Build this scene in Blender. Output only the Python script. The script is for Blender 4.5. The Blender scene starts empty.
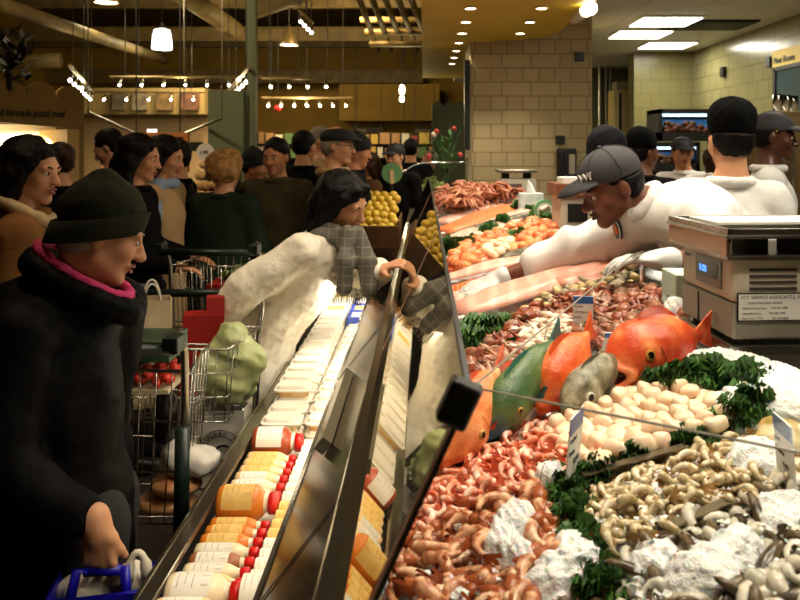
import bpy, bmesh, math, random
import numpy as np
import openvdb as vdb
from mathutils import Vector, Matrix, noise

random.seed(7); RNG = np.random.default_rng(7)
SC = bpy.context.scene
COL = SC.collection

# ---------------------------------------------------------------- camera, world, exposure
CAMZ, F, VX, VY = 1.64, 778.0, 424.0, 148.0
cam = bpy.data.cameras.new('camera'); camo = bpy.data.objects.new('camera', cam); COL.objects.link(camo)
camo.location = (0, 0, CAMZ); camo.rotation_euler = (math.radians(90), 0, 0)
cam.sensor_width = 36; cam.lens = 36 * F / 800
cam.shift_x = -(VX - 400) / 800; cam.shift_y = -(300 - VY) / 800
cam.clip_start = .05; cam.clip_end = 100
cam.dof.use_dof = True; cam.dof.focus_distance = 1.9; cam.dof.aperture_fstop = 8
SC.camera = camo
W = bpy.data.worlds.new('world'); SC.world = W; W.use_nodes = True
W.node_tree.nodes['Background'].inputs[0].default_value = (1.0, .72, .42, 1)
W.node_tree.nodes['Background'].inputs[1].default_value = .008
SC.view_settings.view_transform = 'Standard'; SC.view_settings.look = 'None'
SC.view_settings.gamma = 1; SC.view_settings.exposure = 0.0; SC.view_settings.use_curve_mapping = False
SC.cycles.use_denoising = True
SC.cycles.max_bounces = 6; SC.cycles.transparent_max_bounces = 12
SC.cycles.sample_clamp_indirect = 4

def P(px, py, d): return Vector(((px - VX) * d / F, d, CAMZ - (py - VY) * d / F))

# ---------------------------------------------------------------- helpers
def c(r, g, b):
    f = lambda v: (v / 255 / 12.92) if v <= 10 else ((v / 255 + .055) / 1.055) ** 2.4
    return (f(r), f(g), f(b), 1)

MATS = {}
def mat(name, col, rough=.6, metal=0, col2=None, vs=12, bump=0, bs=80, trans=0, sss=0, emit=None, es=0, coat=0, ior=1.45, sheen=0, lo=.38, hi=.62, spec=.5):
    if name in MATS: return MATS[name]
    m = bpy.data.materials.new(name); MATS[name] = m; m.use_nodes = True
    nt = m.node_tree; b = nt.nodes['Principled BSDF']
    b.inputs['Base Color'].default_value = col
    b.inputs['Roughness'].default_value = rough; b.inputs['Metallic'].default_value = metal
    b.inputs['IOR'].default_value = ior
    b.inputs['Transmission Weight'].default_value = trans
    b.inputs['Coat Weight'].default_value = coat; b.inputs['Coat Roughness'].default_value = .12
    b.inputs['Sheen Weight'].default_value = sheen; b.inputs['Specular IOR Level'].default_value = spec
    if sss:
        b.inputs['Subsurface Weight'].default_value = sss
        b.inputs['Subsurface Radius'].default_value = (.012, .006, .004)
    if emit:
        b.inputs['Emission Color'].default_value = emit; b.inputs['Emission Strength'].default_value = es
    if col2 or bump:
        tc = nt.nodes.new('ShaderNodeTexCoord')
    if col2:
        n = nt.nodes.new('ShaderNodeTexNoise'); n.inputs['Scale'].default_value = vs; n.inputs['Detail'].default_value = 4
        nt.links.new(tc.outputs['Object'], n.inputs['Vector'])
        r = nt.nodes.new('ShaderNodeValToRGB'); r.color_ramp.elements[0].color = col; r.color_ramp.elements[1].color = col2
        r.color_ramp.elements[0].position = lo; r.color_ramp.elements[1].position = hi
        nt.links.new(n.outputs['Fac'], r.inputs[0]); nt.links.new(r.outputs[0], b.inputs['Base Color'])
    if bump:
        n2 = nt.nodes.new('ShaderNodeTexNoise'); n2.inputs['Scale'].default_value = bs; n2.inputs['Detail'].default_value = 5
        nt.links.new(tc.outputs['Object'], n2.inputs['Vector'])
        bp = nt.nodes.new('ShaderNodeBump'); bp.inputs['Strength'].default_value = bump; bp.inputs['Distance'].default_value = .01
        nt.links.new(n2.outputs['Fac'], bp.inputs['Height']); nt.links.new(bp.outputs[0], b.inputs['Normal'])
    return m

def glow(name, col, s):
    return mat(name, (0, 0, 0, 1), emit=col, es=s)

def bricks(name, c1, c2, mortar, bw, bh, off=.5, axis='XZ', rough=.5, squash=1, freq=2, msize=.008):
    m = mat(name, c1, rough)
    nt = m.node_tree; b = nt.nodes['Principled BSDF']
    tc = nt.nodes.new('ShaderNodeTexCoord'); sx = nt.nodes.new('ShaderNodeSeparateXYZ'); cx = nt.nodes.new('ShaderNodeCombineXYZ')
    nt.links.new(tc.outputs['Object'], sx.inputs[0])
    nt.links.new(sx.outputs[axis[0]], cx.inputs['X']); nt.links.new(sx.outputs[axis[1]], cx.inputs['Y'])
    t = nt.nodes.new('ShaderNodeTexBrick'); nt.links.new(cx.outputs[0], t.inputs['Vector'])
    t.inputs['Color1'].default_value = c1; t.inputs['Color2'].default_value = c2; t.inputs['Mortar'].default_value = mortar
    t.inputs['Scale'].default_value = 1; t.inputs['Brick Width'].default_value = bw; t.inputs['Row Height'].default_value = bh
    t.inputs['Mortar Size'].default_value = msize; t.inputs['Mortar Smooth'].default_value = .1
    t.offset = off; t.squash = squash; t.squash_frequency = freq
    nt.links.new(t.outputs['Color'], b.inputs['Base Color'])
    bp = nt.nodes.new('ShaderNodeBump'); bp.inputs['Strength'].default_value = .4; bp.inputs['Distance'].default_value = .01; bp.invert = True
    nt.links.new(t.outputs['Fac'], bp.inputs['Height']); nt.links.new(bp.outputs[0], b.inputs['Normal'])
    return m

def frame(d):
    d = Vector(d).normalized(); a = Vector((0, 0, 1)) if abs(d.z) < .9 else Vector((1, 0, 0))
    s = d.cross(a).normalized(); return d, s, s.cross(d).normalized()

class MB:
    def __init__(s): s.v = []; s.f = []; s.mi = []; s.cur = 0
    def add(s, vs, fs):
        o = len(s.v); s.v += [tuple(v) for v in vs]; s.f += [tuple(i + o for i in f) for f in fs]; s.mi += [s.cur] * len(fs); return s
    def box(s, lo, hi, R=None, ctr=None):
        x0, y0, z0 = lo; x1, y1, z1 = hi
        vs = [Vector(v) for v in ((x0,y0,z0),(x1,y0,z0),(x1,y1,z0),(x0,y1,z0),(x0,y0,z1),(x1,y0,z1),(x1,y1,z1),(x0,y1,z1))]
        if R is not None:
            q = Vector(ctr) if ctr is not None else (Vector(lo) + Vector(hi)) / 2
            vs = [R @ (v - q) + q for v in vs]
        return s.add(vs, [(0,3,2,1),(4,5,6,7),(0,1,5,4),(1,2,6,5),(2,3,7,6),(3,0,4,7)])
    def obox(s, ctr, ax, ay, az):   # oriented box by half-axis vectors
        q, ax, ay, az = Vector(ctr), Vector(ax), Vector(ay), Vector(az)
        vs = [q + i*ax + j*ay + k*az for k in (-1,1) for j, i in ((-1,-1),(-1,1),(1,1),(1,-1))]
        return s.add(vs, [(0,3,2,1),(4,5,6,7),(0,1,5,4),(1,2,6,5),(2,3,7,6),(3,0,4,7)])
    def ring(s, rings, cap0=True, cap1=True, closed=True):
        n = len(rings[0]); vs = [v for r in rings for v in r]; fs = []
        for i in range(len(rings) - 1):
            for j in range(n if closed else n - 1):
                k = (j + 1) % n; fs.append((i*n+j, i*n+k, (i+1)*n+k, (i+1)*n+j))
        if cap0: fs.append(tuple(range(n-1, -1, -1)))
        if cap1: fs.append(tuple((len(rings)-1)*n + j for j in range(n)))
        return s.add(vs, fs)
    def tube(s, pts, r, n=8, caps=True):
        pts = [Vector(p) for p in pts]; rs = r if isinstance(r, (list, tuple)) else [r] * len(pts)
        rings = []; _, a, b = frame(pts[1] - pts[0])
        for i, p in enumerate(pts):
            t = (pts[min(i+1, len(pts)-1)] - pts[max(i-1, 0)]).normalized()
            a = (a - t * a.dot(t))
            a = a.normalized() if a.length > 1e-6 else frame(t)[1]
            b = t.cross(a)
            rings.append([p + rs[i]*(math.cos(2*math.pi*k/n)*a + math.sin(2*math.pi*k/n)*b) for k in range(n)])
        return s.ring(rings, caps, caps)
    def cyl(s, p0, p1, r0, r1=None, n=16): return s.tube([p0, p1], [r0, r1 if r1 is not None else r0], n)
    def lathe(s, prof, origin=(0,0,0), axis=(0,0,1), n=20, sy=1.0):
        d, a, b = frame(axis); o = Vector(origin)
        rings = [[o + d*z + r*(math.cos(2*math.pi*k/n)*a + sy*math.sin(2*math.pi*k/n)*b) for k in range(n)] for r, z in prof]
        return s.ring(rings)
    def ell(s, ctr, r, R=None, nu=14, nv=9):
        q = Vector(ctr); rx, ry, rz = (r, r, r) if not hasattr(r, '__len__') else r
        rings = []
        for i in range(nv + 1):
            t = math.pi * (i if 0 < i < nv else (i + .02 if i == 0 else i - .02)) / nv
            rg = []
            for k in range(nu):
                p = 2*math.pi*k/nu; v = Vector((rx*math.sin(t)*math.cos(p), ry*math.sin(t)*math.sin(p), -rz*math.cos(t)))
                rg.append(q + (R @ v if R is not None else v))
            rings.append(rg)
        return s.ring(rings)
    def prism(s, poly, off):       # poly: list of Vectors, extruded by off
        n = len(poly); o = Vector(off); a = [Vector(p) for p in poly]
        return s.add(a + [p + o for p in a], [tuple(range(n-1,-1,-1)), tuple(range(n, 2*n))] + [(i, (i+1) % n, n+(i+1) % n, n+i) for i in range(n)])
    def build(s, name, m, parent=None, smooth=False, base=None):
        return mesh_obj(name, s.v, s.f, m, parent, smooth, base, s.mi)

def wloc(o):
    v = Vector((0,0,0))
    while o is not None: v += o.location; o = o.parent
    return v

def mesh_obj(name, v, f, m, parent=None, smooth=False, base=None, mi=None, flat_fix=True):
    """vertices are world coordinates; the object gets its origin at base (or at its parent's base)"""
    me = bpy.data.meshes.new(name); o = bpy.data.objects.new(name, me); COL.objects.link(o)
    va = np.asarray(v, dtype=np.float64).reshape(-1, 3)
    if parent is not None:
        o.parent = parent; off = np.array(wloc(parent))
    else:
        if base is None: base = ((va[:,0].min()+va[:,0].max())/2, (va[:,1].min()+va[:,1].max())/2, va[:,2].min())
        o.location = base; off = np.array(base)
    va = va - off
    me.from_pydata(va.tolist() if len(va) < 200 else va, [], f)
    ms = m if isinstance(m, (list, tuple)) else [m]
    for x in ms: me.materials.append(x)
    if mi is not None and len(ms) > 1: me.polygons.foreach_set('material_index', np.array(mi, dtype=np.int32))
    if flat_fix:
        bm = bmesh.new(); bm.from_mesh(me); bmesh.ops.recalc_face_normals(bm, faces=bm.faces); bm.to_mesh(me); bm.free()
    if smooth: me.polygons.foreach_set('use_smooth', np.ones(len(me.polygons), dtype=bool))
    me.update()
    return o

def tag(o, label=None, cat=None, group=None, kind=None):
    for k, v in (('label', label), ('category', cat), ('group', group), ('kind', kind)):
        if v: o[k] = v
    return o
def thing(name, label, cat, loc=(0,0,0), group=None):
    o = bpy.data.objects.new(name, None); COL.objects.link(o); o.location = loc; o.empty_display_size = .05
    return tag(o, label, cat, group)
def struct(name, mb, m, smooth=False): return tag(mb.build(name, m, smooth=smooth), kind='structure')
def dup(o, loc=None, rot=None, label=None, group=None, scale=None):
    r = o.copy(); COL.objects.link(r)
    if loc is not None: r.location = loc
    if rot is not None: r.rotation_euler = rot
    if scale is not None: r.scale = scale
    if label: r['label'] = label
    if group: r['group'] = group
    for ch in list(o.children):
        k = ch.copy(); COL.objects.link(k); k.parent = r
        for g in list(ch.children):
            q = g.copy(); COL.objects.link(q); q.parent = k
    return r
def bevel(o, w=.004, seg=2):
    md = o.modifiers.new('b', 'BEVEL'); md.width = w; md.segments = seg; md.limit_method = 'ANGLE'; md.angle_limit = math.radians(40); return o

def text(name, s, size, m, org, right, up, parent=None, depth=.0008, align='LEFT', sx=1.0):
    cu = bpy.data.curves.new(name, 'FONT'); cu.body = s; cu.size = size; cu.extrude = depth; cu.align_x = align; cu.resolution_u = 3
    t = bpy.data.objects.new(name, cu); COL.objects.link(t)
    dg = bpy.context.evaluated_depsgraph_get()
    me = bpy.data.meshes.new_from_object(t.evaluated_get(dg)); vs = [v.co.copy() for v in me.vertices]; fs = [tuple(p.vertices) for p in me.polygons]
    bpy.data.objects.remove(t); bpy.data.curves.remove(cu); bpy.data.meshes.remove(me)
    r, u = Vector(right).normalized(), Vector(up).normalized(); n = r.cross(u); o = Vector(org)
    return mesh_obj(name, [o + r*v.x*sx + u*v.y + n*v.z for v in vs], fs, m, parent)

# ---- implicit surfaces: primitives joined with a smooth minimum, polygonised with openvdb
class S:
    def __init__(s): s.p = []
    def cap(s, a, b, ra, rb=None, k=.02, flat=None, sub=False):
        a, b = np.array(a, float), np.array(b, float); rb = ra if rb is None else rb
        R = max(ra, rb)
        def fn(X):
            A, B, Q = a, b, X
            if flat is not None:
                ax, q = np.array(flat[0], float), flat[1]
                st = lambda p: p + ax * ((p @ ax) * (q - 1))[..., None] if p.ndim > 1 else p + ax * (p @ ax) * (q - 1)
                A, B, Q = st(a), st(b), st(X)
            ab = B - A; L = max(ab @ ab, 1e-9)
            t = np.clip(((Q - A) @ ab) / L, 0, 1)
            return np.linalg.norm(Q - A - t[..., None] * ab, axis=-1) - (ra + (rb - ra) * t)
        s.p.append((fn, np.minimum(a, b) - R, np.maximum(a, b) + R, k, sub)); return s
    def ell(s, ctr, r, M=None, k=.02, sub=False):
        ctr = np.array(ctr, float); r = np.array(r if hasattr(r, '__len__') else (r,)*3, float)
        Rm = np.eye(3) if M is None else np.array(M)      # columns = local axes
        R = r.max()
        def fn(X):
            q = (X - ctr) @ Rm
            k0 = np.linalg.norm(q / r, axis=-1); k1 = np.linalg.norm(q / (r * r), axis=-1)
            return np.where(k1 < 1e-6, -r.min(), k0 * (k0 - 1) / np.maximum(k1, 1e-6))
        s.p.append((fn, ctr - R, ctr + R, k, sub)); return s
    def cut(s, pt, n):               # removes the half-space on n's side
        pt = np.array(pt, float); n = np.array(Vector(n).normalized())
        s.p.append((lambda X: -((X - pt) @ n), None, None, 0, True)); return s
    def path(s, pts, rs, k=.02):
        for i in range(len(pts) - 1): s.cap(pts[i], pts[i+1], rs[i], rs[i+1], k)
        return s
    def mesh(s, vox, amp=0, freq=12, seed=0, aniso=(1,1,1)):
        pos = [p for p in s.p if p[1] is not None and not p[4]]
        lo = np.min([p[1] for p in pos], axis=0) - 3*vox - .01 - amp; hi = np.max([p[2] for p in pos], axis=0) + 3*vox + .01 + amp
        n = np.ceil((hi - lo) / vox).astype(int) + 1
        D = np.full(n, .06, dtype=np.float64)
        for fn, a, b, k, sub in s.p:
            if a is None: i0, i1 = np.zeros(3, int), n
            else:
                m = k + 4*vox + .02 + amp
                i0 = np.clip(np.floor((a - m - lo) / vox).astype(int), 0, n); i1 = np.clip(np.ceil((b + m - lo) / vox).astype(int) + 1, 0, n)
            if (i1 <= i0).any(): continue
            X = np.stack(np.meshgrid(*[lo[t] + vox*np.arange(i0[t], i1[t]) for t in range(3)], indexing='ij'), -1)
            d = fn(X); sl = tuple(slice(i0[t], i1[t]) for t in range(3)); cur = D[sl]
            if sub:
                d = -d
                if k > 0:
                    h = np.maximum(k - np.abs(cur - d), 0) / k; D[sl] = np.maximum(cur, d) + h*h*k*.25
                else: D[sl] = np.maximum(cur, d)
            elif k > 0:
                h = np.maximum(k - np.abs(cur - d), 0) / k; D[sl] = np.minimum(cur, d) - h*h*k*.25
            else: D[sl] = np.minimum(cur, d)
        if amp:
            rg = np.random.default_rng(seed)
            X = np.stack(np.meshgrid(*[lo[t] + vox*np.arange(n[t]) for t in range(3)], indexing='ij'), -1) * np.array(aniso)
            N = np.zeros(n)
            for o in range(7):
                w = rg.normal(size=3); w /= np.linalg.norm(w); fq = freq * (1 + .6*o) * rg.uniform(.8, 1.2)
                w2 = rg.normal(size=3); ph = 1.3*np.sin(X @ (w2 * fq * .6) + rg.uniform(0, 6))
                N += np.sin(X @ (w * fq) + rg.uniform(0, 6) + ph) / (1 + .45*o)
            D = D + amp * .55 * N
            bd = .05
            for t in range(3):
                ix = [slice(None)]*3
                for e in (0, 1, -1, -2): ix[t] = e; D[tuple(ix)] = bd
        g = vdb.FloatGrid(background=.06); g.copyFromArray(D.astype(np.float32))
        g.transform = vdb.createLinearTransform(voxelSize=vox)
        pts, quads = g.convertToQuads(isovalue=0.0)
        pts = pts + lo
        return pts, quads
    def build(s, name, m, vox, parent=None, base=None, amp=0, freq=12, seed=0, aniso=(1,1,1)):
        v, q = s.mesh(vox, amp, freq, seed, aniso)
        a, b, cc, d = (v[q[:, i]] for i in range(4))
        vol = np.einsum('ij,ij->i', a, np.cross(b, cc)).sum() + np.einsum('ij,ij->i', a, np.cross(cc, d)).sum()
        if vol < 0: q = q[:, ::-1]
        # one pass of smoothing takes the voxel steps off
        for _ in range(2):
            acc = np.zeros_like(v); cnt = np.zeros(len(v))
            for i in range(4):
                np.add.at(acc, q[:, i], v[q[:, (i+1) % 4]]); np.add.at(acc, q[:, i], v[q[:, (i-1) % 4]]); np.add.at(cnt, q[:, i], 2)
            v = .5*v + .5*acc / np.maximum(cnt, 1)[:, None]
        return mesh_obj(name, v, q, m, parent, True, base, flat_fix=False)
# ---------------------------------------------------------------- big lights of the place, plus added fill lights on the store side
WARM = (1.0, .88, .70)
def spot(name, loc, tgt, w, ang, col=WARM, blend=.6, size=.04):
    l = bpy.data.lights.new(name, 'SPOT'); l.energy = w; l.color = col; l.spot_size = math.radians(ang); l.spot_blend = blend; l.shadow_soft_size = size
    o = bpy.data.objects.new(name, l); COL.objects.link(o); o.location = loc
    o.rotation_euler = (Vector(tgt) - Vector(loc)).to_track_quat('-Z', 'Y').to_euler(); return o
def area(name, loc, tgt, w, sx, sy, col=(1,1,1)):
    l = bpy.data.lights.new(name, 'AREA'); l.energy = w; l.color = col; l.shape = 'RECTANGLE'; l.size = sx; l.size_y = sy
    o = bpy.data.objects.new(name, l); COL.objects.link(o); o.location = loc
    o.rotation_euler = (Vector(tgt) - Vector(loc)).to_track_quat('-Z', 'Y').to_euler(); return o
ZS, ZK, ZC = 2.73, 3.0, 5.0          # soffit, kitchen ceiling, store ceiling
DL = [(x, .75 + .66*i) for x in (.36, .91) for i in range(15) if x < .5 or i < 11]
for x, y in DL:
    if y < 8.2: spot('downlight_beam', (x, y, ZS - .03), (x, y, 0), 35, 95)
for px, py in ((665, 20), (640, 33), (667, 44)):
    d = (ZK - CAMZ) * F / (VY - py); x = (px - VX) * d / F
    area('troffer_beam', (x, d, ZK - .035), (x, d, 0), 26, .6, .55, (1, .93, .76))
area('kitchen_troffer_beam', (2.6, 5.2, ZK - .035), (2.6, 5.2, 0), 32, .6, .55, (1, .93, .76))
area('kitchen_troffer_beam', (2.3, 2.6, ZK - .035), (2.3, 2.6, 0), 36, .6, .55, (1, .93, .76))
area('store_fill_beam', (-1.1, 2.4, 4.4), (-.7, 3.2, 1), 30, .4, .4, (1, .78, .52))  # added aisle fill, no pendant hangs here
spot('added_spot_beam', (-1.3, 1.5, 4.2), (-.62, 3.1, 1.1), 150, 24, (1, .86, .64))  # added spot to brighten the cream coat, not on any track
area('store_fill_beam', (-3.4, 6.4, 4.2), (-2.3, 9, 2.2), 60, .4, .4, (1, .76, .46))  # added light to lift the green column, without a lamp
area('store_fill_beam', (-3.6, 13, 3.4), (-3.6, 15, 1.2), 60, .5, .5, (1, .72, .42))  # lampless fill added in front of the produce wall
area('store_fill_beam', (-1.0, 12.0, 4.0), (-.6, 20, 2), 120, .5, .5, (1, .72, .36))  # lampless fill added toward the far wall

def point(loc, w, col=(1, .82, .44), r=.12):
    l = bpy.data.lights.new('lamp_glow', 'POINT'); l.energy = w*.7; l.color = col; l.shadow_soft_size = r
    o = bpy.data.objects.new('lamp_glow', l); COL.objects.link(o); o.location = loc
for q_, w_ in ((P(162, 46, 13.0), 40), (P(289, 52, 13.9), 45), (P(106, 10, 11.4), 35), (P(82, 84, 10.9), 40), (P(238, 84, 10.6), 40), (P(180, 84, 12), 30), (P(300, 104, 13.8), 60), (P(402, 100, 12.9), 60)): point(q_, w_)

# ---------------------------------------------------------------- structure
M_floor = mat('dark polished floor', c(62, 54, 44), .35, col2=c(40, 34, 28), vs=3)
M_ceil = mat('olive deck', c(92, 76, 40), .8, col2=c(66, 54, 28), vs=2)
M_yel = mat('yellow paint', c(196, 166, 44), .6, col2=c(186, 156, 40), vs=1.2)
M_far = mat('olive yellow paint', c(176, 142, 52), .7, col2=c(156, 124, 44), vs=.8)
M_white = mat('white tile paint', c(214, 208, 190), .7)
M_blk = mat('black plastic', c(18, 17, 16), .45)
M_steel = mat('brushed steel', c(168, 164, 154), .28, 1, col2=c(140, 136, 126), vs=30)
M_chrome = mat('chrome', c(210, 208, 200), .12, 1)
M_dkmetal = mat('dark bronze metal', c(66, 56, 42), .22, .9)

struct('floor', MB().box((-10, -3, -.1), (6, 26, 0)), M_floor)
struct('ceiling', MB().box((-10, -3, ZC), (.0, 26, ZC + .1)), M_ceil)
struct('wall_far', MB().box((-10, 22, 0), (6, 22.2, ZC)), M_far)
struct('wall_left', MB().box((-10.2, -3, 0), (-10, 22, ZC)), M_far)
struct('wall_back', MB().box((-10, -3.2, 0), (6, -3, ZC)), M_far)
# yellow soffit over the fish counter with its rounded far corner
pl = [Vector((-.02, -3, ZS)), Vector((1.27, -3, ZS)), Vector((1.27, 7.3, ZS))]
pl += [Vector((1.27 - .55*(1 - math.cos(t)), 7.3 + .6*math.sin(t), ZS)) for t in np.linspace(.2, math.pi/2, 8)]
pl += [Vector((.72, 12.1, ZS)), Vector((-.02, 12.1, ZS))]
struct('ceiling_soffit', MB().prism(pl, (0, 0, .3)), M_yel)
struct('wall_soffit', MB().box((-.02, -3, ZS + .3), (.0, 12.1, ZC)), M_yel)
def tilegrid(name, col, line, sz, axis):
    return bricks(name, col, col, line, sz, sz, 0, axis, .6, msize=.006)
M_tile = tilegrid('ceiling tile', c(238, 234, 220), c(200, 194, 176), .6, 'XY')
struct('ceiling_kitchen', MB().box((.6, -3, ZK), (6, 16, ZK + .1)), M_tile)
M_block = bricks('glazed block', c(128, 122, 84), c(122, 116, 78), c(106, 100, 66), .28, .2, .5, 'YZ', .22)
struct('wall_kitchen', MB().box((3.8, -3, 0), (4.0, 11.2, ZK)), M_block)
M_block2 = bricks('glazed block facing', c(116, 110, 70), c(112, 106, 66), c(102, 96, 60), .28, .2, .5, 'XZ', .3)
struct('wall_kitchen_back', MB().box((2.97, 11, 0), (4.0, 11.3, ZK)), M_block2)
struct('wall_recess', MB().box((1.3, 13.2, 0), (4.0, 13.4, ZK)), mat('recess paint', c(96, 94, 52), .6))
# brick pillar: two course heights of sand coloured block
M_sand = bricks('sand block', c(180, 162, 120), c(170, 152, 110), c(140, 122, 84), .30, .145, .5, 'XZ', .7, squash=.55, freq=2, msize=.007)
struct('wall_pillar', MB().box((.473, 8.0, 0), (1.727, 8.9, 3.0)), M_sand)

# beams, ducts and pipes under the store ceiling
M_beam = mat('ochre painted steel', c(118, 100, 56), .6, col2=c(98, 82, 44), vs=4)
for i, (y, zz, h) in enumerate(((9.2, 3.35+.95, .14), (12, 4.05, .16), (14.5, 4.25, .16), (16.5, 3.9, .3), (19, 4.1, .2), (20.5, 3.35, .35))):
    mb = MB().box((-10, y, zz), (-.02, y + .03, zz + h)).box((-10, y - .07, zz), (-.02, y + .1, zz + .02)).box((-10, y - .07, zz + h - .02), (-.02, y + .1, zz + h))
    struct('ceiling_beam', mb, M_beam)
for a, b, r in ((P(0, 4, 9), P(165, 60, 15), .09), (P(0, 62, 13), P(60, 60, 13), .12), (P(180, -8, 12), P(235, 30, 14), .16), (P(250, 8, 12), P(330, -20, 12), .2)):
    struct('ceiling_duct', MB().tube([a, b], r, 12), M_beam, True)
for i in range(5):
    x = 356 + i*13
    o = struct('ceiling_pipe', MB().tube([P(x, -10, 9), P(x + 22, 50, 15)], .045, 8), M_beam, True)
for yy in (20, 32, 44): struct('ceiling_pipe', MB().tube([P(352 + yy*.4, yy, 12.4), P(424, yy, 12.4)], .05, 8), M_beam)
struct('ceiling_bulkhead', MB().box((-2.2, 20.2, 2.35), (.4, 21.9, 3.3)), M_far)
M_green = mat('grey green paint', c(112, 122, 92), .6, col2=c(102, 112, 84), vs=1)
o = struct('wall_column', MB().box((-2.5, 9.0, 0), (-2.09, 9.6, 2.31)).box((-2.07, 9.1, 0), (-1.97, 9.2, 4.9)), M_green)
struct('ceiling_bulkhead', MB().box((-6.2, 14.0, 2.25), (-3.95, 14.6, 2.72)), mat('cream paint', c(150, 130, 82), .7))
struct('wall_produce', MB().box((-6.4, 14.6, 0), (-3.2, 14.8, 2.5)), mat('beige paint', c(176, 150, 112), .7))
# dark green partition with a wavy top behind the counter end
M_dgreen = mat('dark olive panel', c(62, 66, 40), .6, col2=c(54, 58, 34), vs=3)
pts = [P(432, 300, 11)] + [P(x, 106 - 5*abs(math.sin((x - 432)/34*math.pi*3)) , 11) for x in np.linspace(432, 466, 22)] + [P(466, 300, 11)]
struct('wall_partition', MB().prism(pts, (0, .12, 0)), M_dgreen)
struct('trim_1', MB().box((.45, 7.93, .0), (.49, 8.0, 2.5)), mat('grey trim', c(150, 138, 110), .4))

# ---------------------------------------------------------------- lamps
M_lens = glow('lamp lens', (1, .82, .52, 1), 14)
M_hot = glow('hot lamp', (1, .9, .72, 1), 25)
M_ring = mat('white trim ring', c(214, 190, 140), .4)
prot = None
for x, y in DL:
    if prot is None:
        t = thing('downlight', 'small round recessed downlight in the yellow soffit above fish counter', 'ceiling light', (x, y, ZS), 'downlights in the yellow soffit')
        MB().lathe([(.05, -.001), (.058, -.004), (.058, -.012), (.042, -.012), (.042, -.004)], (x, y, ZS), n=24).build('trim_ring', M_ring, t, True)
        MB().lathe([(.041, -.005), (.041, -.009)], (x, y, ZS), n=20).build('lens', M_lens, t); prot = t
    else: dup(prot, (x, y, ZS))
prot = None
M_panel = glow('diffuser', (1, .95, .82, 1), 7)
for px, py, lab in ((665, 20, 'square ceiling light panel beside dark vent, nearest'), (640, 33, 'square ceiling light panel left of the dark vent'), (667, 44, 'square ceiling light panel closest to the back wall')):
    d = (ZK - CAMZ) * F / (VY - py); x = (px - VX) * d / F
    if prot is None:
        t = thing('ceiling_light', lab, 'ceiling light', (x, d, ZK), 'kitchen ceiling lights')
        MB().box((x-.32, d-.3, ZK-.02), (x+.32, d+.3, ZK)).build('frame', M_white, t)
        MB().box((x-.3, d-.28, ZK-.03), (x+.3, d+.28, ZK-.02)).build('diffuser', M_panel, t); prot = t
    else: dup(prot, (x, d, ZK), label=lab)
for x, y, lab in ((2.6, 5.2, 'square ceiling light panel above the steel fridge'), (2.3, 2.6, 'square ceiling light panel above the staff by the scale')): dup(prot, (x, y, ZK), label=lab)
t = thing('ceiling_vent', 'dark louvred air vent in the white kitchen ceiling', 'vent', P(708, 24, 8.5))
x, y = P(708, 24, 8.53).x, 8.53
MB().box((x-.45, y-.3, ZK-.02), (x+.45, y+.3, ZK)).build('frame', M_blk, t)
mb = MB()
for i in range(7): mb.box((x-.43, y-.27+.085*i, ZK-.03), (x+.43, y-.22+.085*i, ZK-.018))
mb.build('louvres', mat('dark vent slat', c(52, 46, 36), .5), t)

def pendant(px, py, d, w, label, lit):
    p = P(px, py, d); t = thing('pendant_lamp', label, 'pendant lamp', p)
    r = w*d/F/2
    if lit:
        pr = [(r*.25, r*1.15), (r*.75, r*1.0), (r*.9, r*.4), (r*1.0, -r*.9), (r*.9, -r*.95), (r*.8, r*.3), (r*.5, r*.9), (r*.2, r*1.0)]
        MB().lathe(pr, p, n=24).build('lamp_shade', glow('frosted lit shade', (1, .97, .9, 1), 5), t, True)
    else:
        pr = [(r*.3, r*1.4), (r*.34, r*.9), (r*.7, r*.5), (r*1.0, -r*.3), (r*1.0, -r*.6), (r*.96, -r*.6), (r*.66, r*.4)]
        MB().lathe(pr, p, n=24).build('lamp_shade', mat('pendant metal', c(150, 128, 84), .35, .6), t, True)
        MB().lathe([(r*.9, -r*.5), (r*.8, -r*.1), (r*.5, r*.1)], p, n=20).build('bulb', M_hot, t, True)
    MB().lathe([(r*.2, r*1.0), (r*.22, r*1.7), (r*.1, r*1.8)], p, n=12).build('lamp_holder', M_blk, t)
    MB().cyl(p + Vector((0,0,r*1.7)), (p.x, p.y, ZC), .008, n=6).build('cord', M_blk, t)
pendant(162, 40, 13.5, 20, 'glowing white frosted pendant lamp high over the crowd', True)
pendant(289, 40, 13.5, 18, 'bell-shaped metal pendant lamp over the aisle', False)
pendant(106, -4, 11.5, 24, 'metal pendant lamp cut by the top edge of the view', False)
t = thing('pendant_lamp', 'slim twin-bulb pendant hanging on long cord before yellow wall', 'pendant lamp', P(402, 92, 13))
MB().ell(P(402, 90, 13), (.045, .045, .09)).build('bulb', M_hot, t, True)
MB().ell(P(402, 99, 13), (.04, .04, .05)).build('bulb', M_hot, t, True)
MB().cyl(P(402, 86, 13), (P(402, 86, 13).x, 13, ZC), .01, n=6).build('cord', M_blk, t)
# globe spotlight by the soffit edge
t = thing('spotlight', 'bright round globe spotlight by the yellow soffit edge', 'spotlight', P(590, 8, 5.9))
MB().ell(P(590, 8, 5.9), .055).build('bulb', M_hot, t, True)
MB().cyl(P(574, 20, 6.6), P(586, 11, 6.0), .035, .05).build('lamp_holder', M_white, t)
MB().cyl(P(590, 4, 5.9), (P(590, 4, 5.9).x, 5.9, ZK), .012, n=8).build('stem', M_white, t)
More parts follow.
